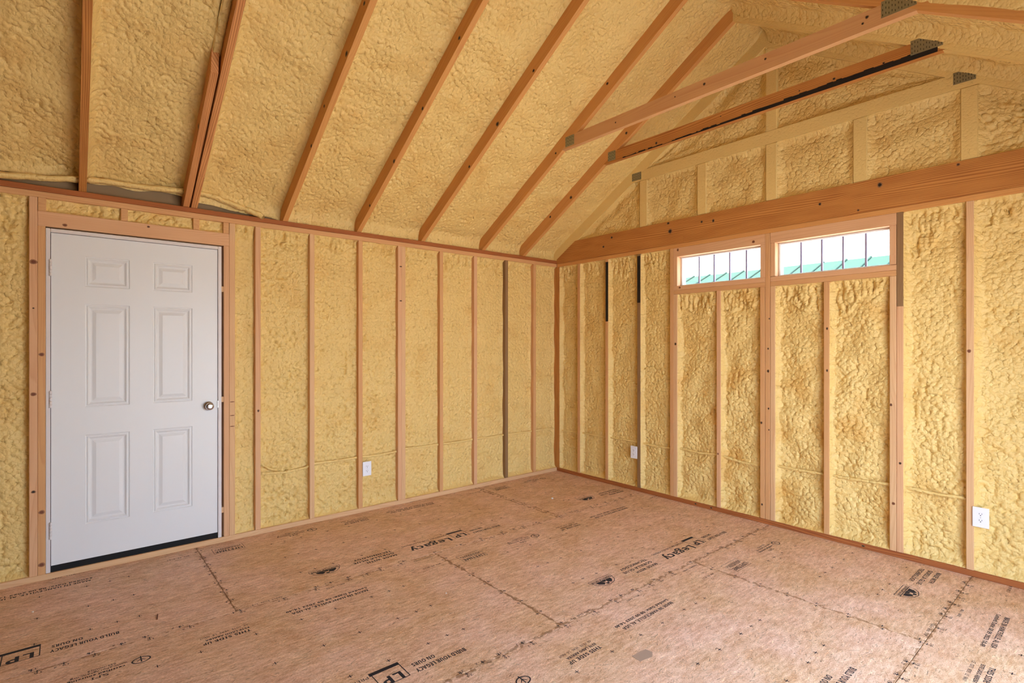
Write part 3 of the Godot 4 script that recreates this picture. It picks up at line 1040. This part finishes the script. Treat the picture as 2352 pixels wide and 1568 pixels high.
	for q in [[1.47, 2.578, 0.014, 0.011], [1.49, 2.50, 0.019, 0.020], [1.81, 2.53, 0.010, 0.011], [2.77, 2.49, 0.010, 0.010], [3.57, 2.575, 0.009, 0.008], [0.69, 2.47, 0.012, 0.012], [0.80, 2.55, 0.013, 0.011], [3.02, 2.395, 0.008, 0.007], [3.15, 2.545, 0.014, 0.016], [1.92, 2.52, 0.010, 0.014]]:
		knot(beam, Vector3(q[0], q[1], 0.002), Vector3.BACK, q[2], q[3], M.knot if q[2] < 0.0095 else M.knot_dark)


func plate(parent: Node, at: Vector3, w: float, h: float, turn: float) -> void:
	# a pressed steel truss plate with rows of punched teeth, on a face that looks along +z
	var st := start()
	add_block(st, Vector3(w, h, 0.0014), 0.0004)
	var o := put(st.commit(), "gusset_plate", M.steel, parent, Transform3D(Basis(Vector3.BACK, turn), at))
	var t := start()
	var nx := int(w / 0.013)
	var ny := int(h / 0.024)
	for i in nx:
		for j in ny:
			add_block(t, Vector3(0.003, 0.011, 0.0016), 0.0003, Transform3D(Basis(), Vector3((i + 0.5) / nx * w - w / 2, (j + 0.5 + 0.25 * (i % 2)) / (ny + 0.25) * h - h / 2, 0.0004)))
	var teeth := MeshInstance3D.new()
	teeth.mesh = t.commit()
	teeth.material_override = M.tooth
	teeth.set_meta("kind", "stuff")
	keep(teeth, "plate_teeth", o)


func build_other_walls() -> void:
	# the wall behind the right edge of the view, with its wide doorway standing open to daylight, and the wall behind the viewer
	var wr := root("wall_right", Vector3.ZERO, "insulated stud wall with a wide open doorway", "wall", "structure")
	var z0 := 0.90
	var z1 := 3.55
	var top := 2.05
	var zz := [[-0.1, z0, 0.0, PLATE_TOP], [z1, DEEP + 0.1, 0.0, PLATE_TOP], [z0, z1, top, PLATE_TOP]]
	for q in zz:
		board(wr, "sheathing", Vector3(SPAN + 0.03, -0.2 if q[2] == 0.0 else q[2], q[0]), Vector3(SPAN + 0.13, 2.5, q[1]), M.sheath)
	for q in [[z1 + 0.04, 4.2], [4.24, 4.9], [4.94, 5.6], [5.64, 6.3], [0.0, z0 - 0.04]]:
		foam(wr, Vector3(SPAN, 0.0, q[0]), Vector3(0, 0, 1), Vector3.UP, q[1] - q[0], PLATE_TOP, {"cell": 0.05, "rec": 0.02})
	foam(wr, Vector3(SPAN, top + 0.04, z0), Vector3(0, 0, 1), Vector3.UP, z1 - z0, PLATE_TOP - top - 0.04, {"cell": 0.05, "rec": 0.02})
	for z in [z0 - 0.04, z1, 4.2, 4.9, 5.6]:
		board(wr, "stud", Vector3(SPAN, 0, z), Vector3(SPAN + 0.1, PLATE_TOP, z + 0.04), M.stud)
	board(wr, "door_header", Vector3(SPAN, top, z0), Vector3(SPAN + 0.1, top + 0.04, z1), M.stud)
	var wf := root("wall_front", Vector3.ZERO, "foam insulated wall behind the viewer", "wall", "structure")
	board(wf, "sheathing", Vector3(-0.13, -0.2, DEEP), Vector3(SPAN + 0.13, 2.5, DEEP + 0.1), M.sheath)
	prism(wf, "gable_sheathing", [Vector2(-0.13, 2.5), Vector2(4.81, 2.5), Vector2(RIDGE_X, 4.02)], DEEP, DEEP + 0.1, M.sheath)
	foam(wf, Vector3(SPAN, 0, DEEP), Vector3(-1, 0, 0), Vector3.UP, SPAN, 2.5, {"cell": 0.06, "rec": 0.02})
	foam(wf, Vector3(SPAN, 2.5, DEEP), Vector3(-1, 0, 0), Vector3.UP, SPAN / 2, 1.4, {"cell": 0.06, "rec": 0.02, "hi": [0.0, 1.4]})
	foam(wf, Vector3(SPAN / 2, 2.5, DEEP), Vector3(-1, 0, 0), Vector3.UP, SPAN / 2, 1.4, {"cell": 0.06, "rec": 0.02, "hi": [1.4, 0.0]})


# ------------------------------------------------------------------ roof
func rafter_outline(x0: float, x1: float) -> Array:
	# seat on the plate, plumb cut at the ridge (left slope)
	var rise := RAFTER_DEPTH / cosp
	return [Vector2(x0, PLATE_TOP + 0.001), Vector2(0.0, PLATE_TOP + 0.001), Vector2(x1, EAVE + PITCH * x1), Vector2(x1, EAVE + PITCH * x1 + rise), Vector2(x0, EAVE + PITCH * x0 + rise)]


const RAFTERS := [0.487, 1.035, 1.742, 2.368, 2.975, 3.593, 4.205, 4.82, 5.43]


func build_roof() -> void:
	var ce := root("ceiling", Vector3.ZERO, "pitched ceiling of bare rafters with golden spray foam between them", "ceiling", "structure")
	for side in 2:
		var deck := [Vector2(-0.35, EAVE - PITCH * 0.35 + 0.168), Vector2(RIDGE_X, EAVE + PITCH * RIDGE_X + 0.168), Vector2(RIDGE_X, EAVE + PITCH * RIDGE_X + 0.22), Vector2(-0.35, EAVE - PITCH * 0.35 + 0.22)]
		if side: deck = deck.map(func(p): return Vector2(SPAN - p.x, p.y))
		prism(ce, "roof_deck", deck, -0.35, DEEP + 0.3, M.sheath)
	var tone := [M.rafter, M.rafter, M.rafter, M.rafter, M.rafter, M.pine_light, M.pine, M.rafter, M.rafter]
	var knots := [
		[[0.72, 2.885, 0.013], [1.39, 3.31, 0.010], [0.43, 2.75, 0.010]],
		[[1.63, 3.48, 0.009], [1.06, 3.095, 0.008]],
		[[1.55, 3.375, 0.009], [1.14, 3.13, 0.014], [0.77, 2.90, 0.010]],
		[[1.54, 3.375, 0.010], [1.09, 3.085, 0.011], [0.67, 2.83, 0.013], [0.25, 2.58, 0.010]],
		[[1.23, 3.19, 0.014], [0.87, 3.00, 0.009], [0.63, 2.81, 0.011], [1.48, 3.37, 0.010]]]
	for k in RAFTERS.size():
		for side in 2:
			var poly := rafter_outline(-0.09, RIDGE_X)
			if side: poly = poly.map(func(p): return Vector2(SPAN - p.x, p.y))
			var o := prism(ce, "rafter", poly, RAFTERS[k], RAFTERS[k] + 0.038, M.skin if side == 1 and k == 0 else tone[k], 0.544 if side == 0 else PI - 0.544)
			if side == 0 and k < knots.size():
				for q in knots[k]: knot(o, Vector3(q[0], q[1], RAFTERS[k] + 0.038), Vector3.BACK, q[2] * 1.25, q[2] * 1.15, M.knot_dark)
	# the short piece fixed beside one rafter, ending in a slanting cut
	var sis := [Vector2(-0.09, PLATE_TOP + 0.001), Vector2(0.0, PLATE_TOP + 0.001), Vector2(0.93, EAVE + PITCH * 0.93), Vector2(0.97, EAVE + PITCH * 0.97 + 0.16), Vector2(-0.09, EAVE - PITCH * 0.09 + 0.16)]
	var so := prism(ce, "sister_rafter", sis, 3.641, 3.679, M.pine_light, 0.544)
	knot(so, Vector3(0.56, 2.79, 3.679), Vector3.BACK, 0.012, 0.018, M.knot_dark)
	# foam bays of both slopes
	var vl := Vector3(cosp, sinp, 0)
	var vr := Vector3(-cosp, sinp, 0)
	var deep := 0.105
	var long := (RIDGE_X + deep * sinp) / cosp
	var z_hi := [0.487, 1.035, 1.742, 2.368, 2.975, 3.593, 4.205, 4.82, 5.43, 6.30]
	var z_lo := [0.0, 0.525, 1.073, 1.780, 2.406, 3.013, 3.679, 4.243, 4.858, 5.468]
	for k in z_hi.size():
		var w: float = z_hi[k] - z_lo[k]
		var fine := {"rec": deep, "big": 0.013, "small": 0.008, "lump": 0.026, "fine": 0.024, "macro": 0.012, "edge": [0.040, 0.097, 0.010, 0.10], "wide": [0.025, 0.014, 0.05, 0.05], "wavy": 0.04, "bias": 0.3, "cell": 0.0068 if k < 8 else 0.06}
		var from := 0.0 if k >= 5 else -0.06
		if k >= 5: fine.merge({"edge": [0.040, 0.097, 0.062, 0.10], "wide": [0.025, 0.014, 0.035, 0.05]}, true)
		if k == 5: fine.merge({"lo": [0.0, -0.06], "edge": [0.040, 0.097, 0.035, 0.10], "wide": [0.025, 0.014, 0.05, 0.05]}, true)
		foam(ce, Vector3(vl.x * from, EAVE + vl.y * from, z_hi[k]), Vector3(0, 0, -1), vl, w, long - from, fine)
		foam(ce, Vector3(SPAN - vr.x * -0.0 + 0.1, EAVE - 0.1 * PITCH, z_lo[k]), Vector3(0, 0, 1), vr, w, long + 0.117, fine.merged({"edge": [0.030, 0.030, 0.030, 0.080], "cell": 0.012 if k < 4 else 0.06, "lo": [0.0, 0.0]}, true))
	foam(ce, Vector3(vl.x * 1.12, EAVE + vl.y * 1.12, 3.679), Vector3(0, 0, -1), vl, 0.048, long - 1.12, {"rec": 0.085, "edge": [0.10, 0.10, 0.12, 0.1], "wide": [0.004, 0.012, 0.02, 0.02]})
	# the loose lip of foam that hangs over the eave gap above the door, and the dark back of that gap
	for path in [[[4.82, 2.43], [4.60, 2.432], [4.43, 2.452], [4.243, 2.475]], [[4.205, 2.482], [4.10, 2.490], [3.906, 2.494], [3.80, 2.502], [3.679, 2.508]], [[3.593, 2.510], [3.50, 2.506], [3.408, 2.482], [3.30, 2.455], [3.20, 2.428], [3.16, 2.412]]]:
		var pts := []
		for k in path.size() - 1:
			for q in 6:
				var t := q / 6.0
				pts.append(Vector3(0.012 + 0.006 * sin(k * 2.0 + t * 3.0), lerpf(path[k][1], path[k + 1][1], smoothstep(0.0, 1.0, t)), lerpf(path[k][0], path[k + 1][0], t)))
		pts.append(Vector3(0.012, path[-1][1], path[-1][0]))
		put(tube_mesh(pts, 0.031, 12, 0.60, 0.22), "foam_lip", M.foam, ce)
	for q in [[4.82, 4.243], [4.205, 3.679], [3.593, 3.013]]:
		board(ce, "eave_blocking", Vector3(-0.115, PLATE_TOP + 0.001, q[1]), Vector3(-0.082, 2.56, q[0]), M.sheath)


func build_collar_ties() -> void:
	for q in [[1.035, 0.038, "pale wooden collar tie nearer the viewer, spanning the roof above the windows", M.stud_tan, 0], [0.487, 0.038, "dark tar-stained wooden collar tie behind the pale one, closer to the gable", M.pine, 1]]:
		var z: float = q[0]
		var t := root("collar_tie", Vector3(1.1, 3.098, z), q[2], "beam")
		var yb := 3.098
		var yt := 3.198
		var xa := (yb - EAVE) / PITCH
		var xc := (yt - EAVE) / PITCH
		var o := prism(t, "beam", [Vector2(xa, yb), Vector2(SPAN - xa, yb), Vector2(SPAN - xc, yt), Vector2(xc, yt)], z, z + 0.038, q[3])
		var ks := [[2.45, 3.165, 0.009], [2.85, 3.165, 0.007], [3.38, 3.165, 0.008], [3.36, 3.14, 0.006], [1.71, 3.15, 0.006], [2.23, 3.16, 0.005]]
		if q[4]: ks = [[1.70, 3.13, 0.011], [3.04, 3.15, 0.008], [3.31, 3.14, 0.007], [2.27, 3.165, 0.005], [2.83, 3.15, 0.005]]
		for k in ks: knot(o, Vector3(k[0], k[1], z + 0.038), Vector3.BACK, k[2], k[2], M.knot_dark)
		if q[4]:      # a ragged streak of tar along the lower edge
			var st := start()
			var x := 1.35
			while x < 3.56:
				var w := rng.randf_range(0.015, 0.06)
				var h := clampf((x - 1.5) * 0.022, 0.008, 0.036) + rng.randf_range(-0.005, 0.006)
				add_block(st, Vector3(w, h, 0.002), 0.0006, Transform3D(Basis(), Vector3(x + w / 2 - xa, h / 2 + 0.002, 0.038)))
				x += w * 0.97
			put(st.commit(), "tar_streak", M.tar, t, Transform3D(Basis(), Vector3(xa, yb, z)))
		plate(t, Vector3(xa + 0.10, yb + 0.055, z + 0.039), 0.085 if q[4] else 0.10, 0.085, 0.0)
		plate(t, Vector3(SPAN - xa - 0.085, yb + 0.072, z + 0.039), 0.15, 0.085, 0.0)


# ------------------------------------------------------------------ door
func build_door() -> void:
	var zl := 4.375
	var zr := 3.465
	var y0 := 0.080
	var y1 := 2.128
	var d := root("door_1", Vector3(0, 0.04, 3.92), "white six-panel steel door with a satin knob, hinged on its left", "door", "structure")
	var fx := -0.006
	# slab: rails and stiles as one face with six sunk openings; the moulded panels fill them
	var cols := [[4.213, 3.982], [3.855, 3.623]]
	var rows := [[2.000, 1.808], [1.698, 1.044], [0.866, 0.300]]
	var st := start()
	var zs := [zl, 4.213, 3.982, 3.855, 3.623, zr]
	var ys := [y1, 2.000, 1.808, 1.698, 1.044, 0.866, 0.300, y0]
	for i in 5:
		for j in 7:
			if i % 2 == 1 and j % 2 == 1: continue
			var q := [Vector3(fx, ys[j], zs[i]), Vector3(fx, ys[j], zs[i + 1]), Vector3(fx, ys[j + 1], zs[i + 1]), Vector3(fx, ys[j + 1], zs[i])]
			face(st, q, [Vector2.ZERO, Vector2.ZERO, Vector2.ZERO, Vector2.ZERO], Vector3.RIGHT)
	for e in [[zl, zl, y0, y1, 1.0], [zr, zr, y0, y1, -1.0]]:
		face(st, [Vector3(fx, y0, e[0]), Vector3(fx, y1, e[0]), Vector3(fx - 0.044, y1, e[0]), Vector3(fx - 0.044, y0, e[0])], [Vector2.ZERO, Vector2.ZERO, Vector2.ZERO, Vector2.ZERO], Vector3(0, 0, e[4]))
	for e in [[y0, -1.0], [y1, 1.0]]:
		face(st, [Vector3(fx, e[0], zl), Vector3(fx, e[0], zr), Vector3(fx - 0.044, e[0], zr), Vector3(fx - 0.044, e[0], zl)], [Vector2.ZERO, Vector2.ZERO, Vector2.ZERO, Vector2.ZERO], Vector3(0, e[1], 0))
	face(st, [Vector3(fx - 0.044, y0, zl), Vector3(fx - 0.044, y1, zl), Vector3(fx - 0.044, y1, zr), Vector3(fx - 0.044, y0, zr)], [Vector2.ZERO, Vector2.ZERO, Vector2.ZERO, Vector2.ZERO], Vector3.LEFT)
	var door_slab := put(st.commit(), "door_slab", M.white, d)
	var prof := [[0.0, 0.0], [0.004, -0.004], [0.009, -0.0045], [0.013, -0.0012], [0.018, -0.0012], [0.023, -0.006], [0.030, -0.009], [0.036, -0.009], [0.056, -0.0025]]
	for c in cols:
		for r in rows:
			var ps := start()
			var ring := func(k: int) -> Array:
				var o: float = prof[k][0]
				var x: float = fx + prof[k][1]
				return [Vector3(x, r[0] - o, c[0] - o), Vector3(x, r[0] - o, c[1] + o), Vector3(x, r[1] + o, c[1] + o), Vector3(x, r[1] + o, c[0] - o)]
			for k in prof.size() - 1:
				var a: Array = ring.call(k)
				var b: Array = ring.call(k + 1)
				for e in 4:
					face(ps, [a[e], a[(e + 1) % 4], b[(e + 1) % 4], b[e]], [Vector2.ZERO, Vector2.ZERO, Vector2.ZERO, Vector2.ZERO], Vector3.RIGHT)
			face(ps, ring.call(prof.size() - 1), [Vector2.ZERO, Vector2.ZERO, Vector2.ZERO, Vector2.ZERO], Vector3.RIGHT)
			var pn := MeshInstance3D.new()
			pn.mesh = ps.commit()
			pn.material_override = M.white
			keep(pn, "door_panel", door_slab)
	# frame, stop and the dark sweep beneath
	board(d, "door_jamb", Vector3(-0.130, 0.040, zl + 0.003), Vector3(0.001, 2.154, zl + 0.0245), M.jamb, 0.002)
	board(d, "door_jamb", Vector3(-0.130, 0.040, zr - 0.026), Vector3(0.001, 2.154, zr - 0.003), M.jamb, 0.002)
	board(d, "head_jamb", Vector3(-0.130, y1 + 0.003, zr - 0.0025), Vector3(0.001, 2.154, zl + 0.0025), M.jamb, 0.002)
	board(d, "door_sweep", Vector3(-0.089, 0.0385, zr - 0.0025), Vector3(-0.012, y0 + 0.001, zl + 0.0025), M.black, 0.002)
	board(d, "weather_strip", Vector3(-0.085, y0, zl - 0.004), Vector3(-0.052, y1 + 0.003, zl + 0.003), M.black, 0.001)
	board(d, "weather_strip", Vector3(-0.085, y0, zr - 0.003), Vector3(-0.052, y1 + 0.003, zr + 0.004), M.black, 0.001)
	board(d, "weather_strip", Vector3(-0.085, y1 - 0.004, zr), Vector3(-0.052, y1 + 0.003, zl), M.black, 0.001)
	for y in [1.912, 1.104, 0.297]:
		var hp := []
		for k in 5:
			var yy: float = y - 0.052 + k * 0.021
			hp.append_array([Vector2(0.0, yy), Vector2(0.0068, yy + 0.0008), Vector2(0.0068, yy + 0.0195), Vector2(0.0058, yy + 0.0202)])
		hp.append(Vector2(0.0, y + 0.053))
		var hs := put(lathe_mesh(hp.map(func(p): return Vector2(p.x, p.y - y)), 14), "hinge", M.jamb, d, Transform3D(Basis(), Vector3(0.005, y, zl + 0.002)))
		var lf := MeshInstance3D.new()
		lf.mesh = block_mesh(Vector3(0.002, 0.10, 0.026), 0.0005)
		lf.material_override = M.jamb
		keep(lf, "hinge_leaf", hs)
		lf.position = Vector3(-0.0045, 0, 0.008)
	board(d, "outer_casing", Vector3(-0.158, 0.0, 3.38), Vector3(-0.131, 2.20, 3.455), M.jamb, 0.002)
	board(d, "outer_casing", Vector3(-0.158, 2.14, 3.4555), Vector3(-0.131, 2.20, 4.46), M.jamb, 0.002)
	board(d, "outer_casing", Vector3(-0.158, 0.0, 4.385), Vector3(-0.131, 2.1395, 4.46), M.jamb, 0.002)
	# shims between frame and trimmer
	for y in [1.846, 1.042, 0.235]:
		board(d, "shim", Vector3(-0.089, y - 0.02, 3.4252), Vector3(-0.004, y + 0.02, 3.4388), M.stud, 0.001)
	board(d, "strike_plate", Vector3(-0.024, 0.985, zr - 0.0030), Vector3(0.0045, 1.035, zr - 0.0005), M.nickel, 0.0005)
	# knob
	var kx := Basis(Vector3.BACK, -PI / 2)        # lathe axis y -> +x
	var at := Vector3(fx, 1.001, 3.523)
	var rose := put(lathe_mesh([Vector2(0.0, 0.0), Vector2(0.033, 0.0), Vector2(0.033, 0.004), Vector2(0.029, 0.009), Vector2(0.016, 0.011), Vector2(0.012, 0.013)], 32), "knob_rose", M.nickel, d, Transform3D(kx, at))
	var kn := MeshInstance3D.new()
	kn.mesh = lathe_mesh([Vector2(0.012, 0.010), Vector2(0.012, 0.028), Vector2(0.020, 0.032), Vector2(0.0262, 0.040), Vector2(0.0272, 0.048), Vector2(0.0255, 0.056), Vector2(0.020, 0.061), Vector2(0.012, 0.0625), Vector2(0.0, 0.063)], 32)
	kn.material_override = M.nickel
	keep(kn, "knob", rose)
	var tb := MeshInstance3D.new()
	tb.mesh = block_mesh(Vector3(0.006, 0.012, 0.022), 0.002)
	tb.material_override = M.nickel
	keep(tb, "turn_button", rose)
	tb.position = Vector3(0, 0.066, 0)


# ------------------------------------------------------------------ windows
func build_windows() -> void:
	for q in [[1.5635, 2.3255, 1.9845, 2.2525, [1.738, 1.884, 2.027, 2.174], "left of the two high transom windows, with white bars"], [2.4435, 3.205, 1.9865, 2.2525, [2.607, 2.755, 2.898, 3.044], "right of the two high transom windows, with white bars"]]:
		var x0: float = q[0]
		var x1: float = q[1]
		var y0: float = q[2]
		var y1: float = q[3]
		var w := root("window_1" if x0 < 2.0 else "window_2", Vector3((x0 + x1) / 2, y0, -0.07), q[5], "window", "structure")
		var za := -0.118
		var zb := -0.062
		board(w, "window_frame", Vector3(x0 + 0.001, y0 + 0.001, za), Vector3(x0 + 0.016, y1 - 0.001, zb), M.vinyl, 0.002)
		board(w, "window_frame", Vector3(x1 - 0.016, y0 + 0.001, za), Vector3(x1 - 0.001, y1 - 0.001, zb), M.vinyl, 0.002)
		board(w, "window_frame", Vector3(x0 + 0.0162, y0 + 0.001, za), Vector3(x1 - 0.0162, y0 + 0.013, zb), M.vinyl, 0.002)
		board(w, "window_frame", Vector3(x0 + 0.0162, y1 - 0.014, za), Vector3(x1 - 0.0162, y1 - 0.001, zb), M.vinyl, 0.002)
		var xs := [x0 + 0.0165]
		for m in q[4]:
			board(w, "muntin", Vector3(m - 0.006, y0 + 0.0132, -0.094), Vector3(m + 0.006, y1 - 0.0142, -0.074), M.bar, 0.002)
			xs.append(m - 0.0062)
			xs.append(m + 0.0062)
		xs.append(x1 - 0.0165)
		for k in 5:
			board(w, "pane", Vector3(xs[2 * k], y0 + 0.0132, -0.087), Vector3(xs[2 * k + 1], y1 - 0.0142, -0.083), M.glass, 0.0003)


# ------------------------------------------------------------------ outlets
func build_outlets() -> void:
	for q in [
		[Vector3(0.003, 0.372, 2.318), PI / 2, "white duplex outlet on the door wall, beside the third stud from the door"],
		[Vector3(1.083, 0.380, 0.003), 0.0, "small white duplex outlet on the window wall, between corner and windows"],
		[Vector3(3.678, 0.378, 0.003), 0.0, "large near white duplex outlet on the stud to the right of the windows"]]:
		var o := Node3D.new()
		keep(o, "wall_outlet", self)
		tag(o, q[2], "outlet", "", "duplex outlets on the studs")
		var b := Basis(Vector3.UP, q[1])
		var add := func(mesh: Mesh, called: String, mat: Material, parent: Node, at: Vector3) -> MeshInstance3D:
			var m := MeshInstance3D.new()
			m.mesh = mesh
			m.material_override = mat
			keep(m, called, parent)
			m.position = at
			return m
		add.call(block_mesh(Vector3(0.054, 0.095, 0.05), 0.002), "outlet_box", M.plastic, o, Vector3(0.003, 0, -0.0245))
		var cover: MeshInstance3D = add.call(block_mesh(Vector3(0.078, 0.122, 0.006), 0.0025), "cover_plate", M.plastic, o, Vector3(0, 0, 0.004))
		for y in [0.0195, -0.0195]:
			var poly := []
			for k in 20:
				var a := TAU * k / 20
				poly.append(Vector2(cos(a) * 0.0172, clampf(sin(a) * 0.0172, -0.0138, 0.0138)))
			var st := start()
			add_prism(st, poly, 0.0, 0.0028)
			var rc: MeshInstance3D = add.call(st.commit(), "receptacle", M.plastic, o, Vector3(0, y, 0.0062))
			add.call(block_mesh(Vector3(0.0022, 0.0085, 0.001), 0.0002), "slot", M.slot, rc, Vector3(-0.0063, 0.0035, 0.0027))
			add.call(block_mesh(Vector3(0.0022, 0.0070, 0.001), 0.0002), "slot", M.slot, rc, Vector3(0.0063, 0.0035, 0.0027))
			add.call(block_mesh(Vector3(0.0048, 0.0052, 0.001), 0.0004), "slot", M.slot, rc, Vector3(0, -0.0062, 0.0027))
		var sc: MeshInstance3D = add.call(lathe_mesh([Vector2(0.0, 0.0), Vector2(0.0032, 0.0), Vector2(0.0030, 0.0008), Vector2(0.0, 0.0012)], 10), "screw", M.jamb, o, Vector3(0, 0, 0.007))
		sc.rotation.x = PI / 2
		o.transform = Transform3D(b, q[0])


# ------------------------------------------------------------------ cables under the foam
func build_cables() -> void:
	var smooth := func(raw: Array) -> Array:
		var c := Curve3D.new()
		for k in raw.size():
			var t: Vector3 = (raw[mini(k + 1, raw.size() - 1)] - raw[maxi(k - 1, 0)]) / 6.0
			c.add_point(raw[k], -t, t)
		var out := []
		var n := int(c.get_baked_length() / 0.025)
		for k in n + 1: out.append(c.sample_baked(c.get_baked_length() * k / n))
		return out
	var left := []
	for p in [[3.172, 0.451], [2.99, 0.435], [2.829, 0.447], [2.76, 0.472], [2.58, 0.467], [2.405, 0.470], [2.326, 0.468], [2.18, 0.466], [2.034, 0.474], [1.90, 0.490], [1.75, 0.483], [1.597, 0.486], [1.49, 0.482], [1.30, 0.482], [1.12, 0.490], [0.95, 0.484], [0.72, 0.490], [0.5, 0.484], [0.30, 0.490], [0.02, 0.484]]:
		left.append(Vector3(-0.038, p[1], p[0]))
	var a := put(tube_mesh(smooth.call(left), 0.0105, 8, 1.0, 0.3), "electrical_cable", M.foam, self)
	tag(a, "foam-coated cable threaded low through the studs of the door wall", "cable")
	var loop := [Vector3(-0.04, 0.53, 3.172), Vector3(-0.038, 0.500, 3.13), Vector3(-0.036, 0.474, 3.09), Vector3(-0.034, 0.463, 3.045)]
	var a2 := put(tube_mesh(smooth.call(loop), 0.0085, 8, 1.0, 0.2), "electrical_cable", M.foam, self)
	tag(a2, "short foam-coated cable slanting down to join the long one, first bay right of door", "cable")
	var back := []
	for p in [[0.03, 0.468], [0.236, 0.472], [0.335, 0.478], [0.52, 0.474], [0.674, 0.476], [0.90, 0.478], [1.143, 0.474], [1.32, 0.468], [1.463, 0.470], [1.565, 0.488], [1.75, 0.474], [1.901, 0.482], [2.001, 0.478], [2.15, 0.455], [2.30, 0.452], [2.45, 0.476], [2.60, 0.470], [2.744, 0.472], [2.82, 0.474], [2.95, 0.470], [3.187, 0.478], [3.298, 0.476], [3.45, 0.466], [3.60, 0.472], [3.68, 0.44]]:
		back.append(Vector3(p[0], p[1], -0.036))
	var b := put(tube_mesh(smooth.call(back), 0.0110, 8, 1.0, 0.3), "electrical_cable", M.foam, self)
	tag(b, "foam-coated cable threaded low through the studs of the window wall", "cable")


# ------------------------------------------------------------------ small things on the floor
func build_litter() -> void:
	for q in [[0.47, 4.44, 0.006, "white foam crumb on the floor below the left edge of the door"], [0.76, 0.82, 0.011, "white foam crumb on the floor near the far corner"], [1.72, 2.62, 0.004, "tiny pale foam crumb on the middle floor panel"]]:
		var st := start()
		var pts := []
		for k in 7: pts.append(Vector2.from_angle(TAU * k / 7) * q[2] * rng.randf_range(0.7, 1.1))
		add_prism(st, pts, 0.0, q[2] * 0.7)
		var o := put(st.commit(), "foam_crumb", M.vinyl, self, Transform3D(Basis(Vector3.RIGHT, -PI / 2), Vector3(q[0], 0.0005, q[1])))
		tag(o, q[3], "crumb")
	var sp := put(block_mesh(Vector3(0.062, 0.004, 0.006), 0.001), "wood_splinter", M.knot_ring, self, Transform3D(Basis(Vector3.UP, -0.15), Vector3(0.965, 0.0025, 3.935)))
	tag(sp, "dark wood splinter lying on the floor in front of the door", "splinter")
	var st := start()
	add_prism(st, [Vector2(-0.03, -0.05), Vector2(0.02, -0.055), Vector2(0.034, 0.02), Vector2(0.012, 0.05), Vector2(-0.022, 0.045)], 0.0, 0.0006)
	var sc := put(st.commit(), "paper_scrap", M.scrap, self, Transform3D(Basis(Vector3.RIGHT, -PI / 2), Vector3(2.825, 0.0005, 2.255)))
	tag(sc, "flat grey scrap stuck to the floor near the front edge of the view", "scrap")
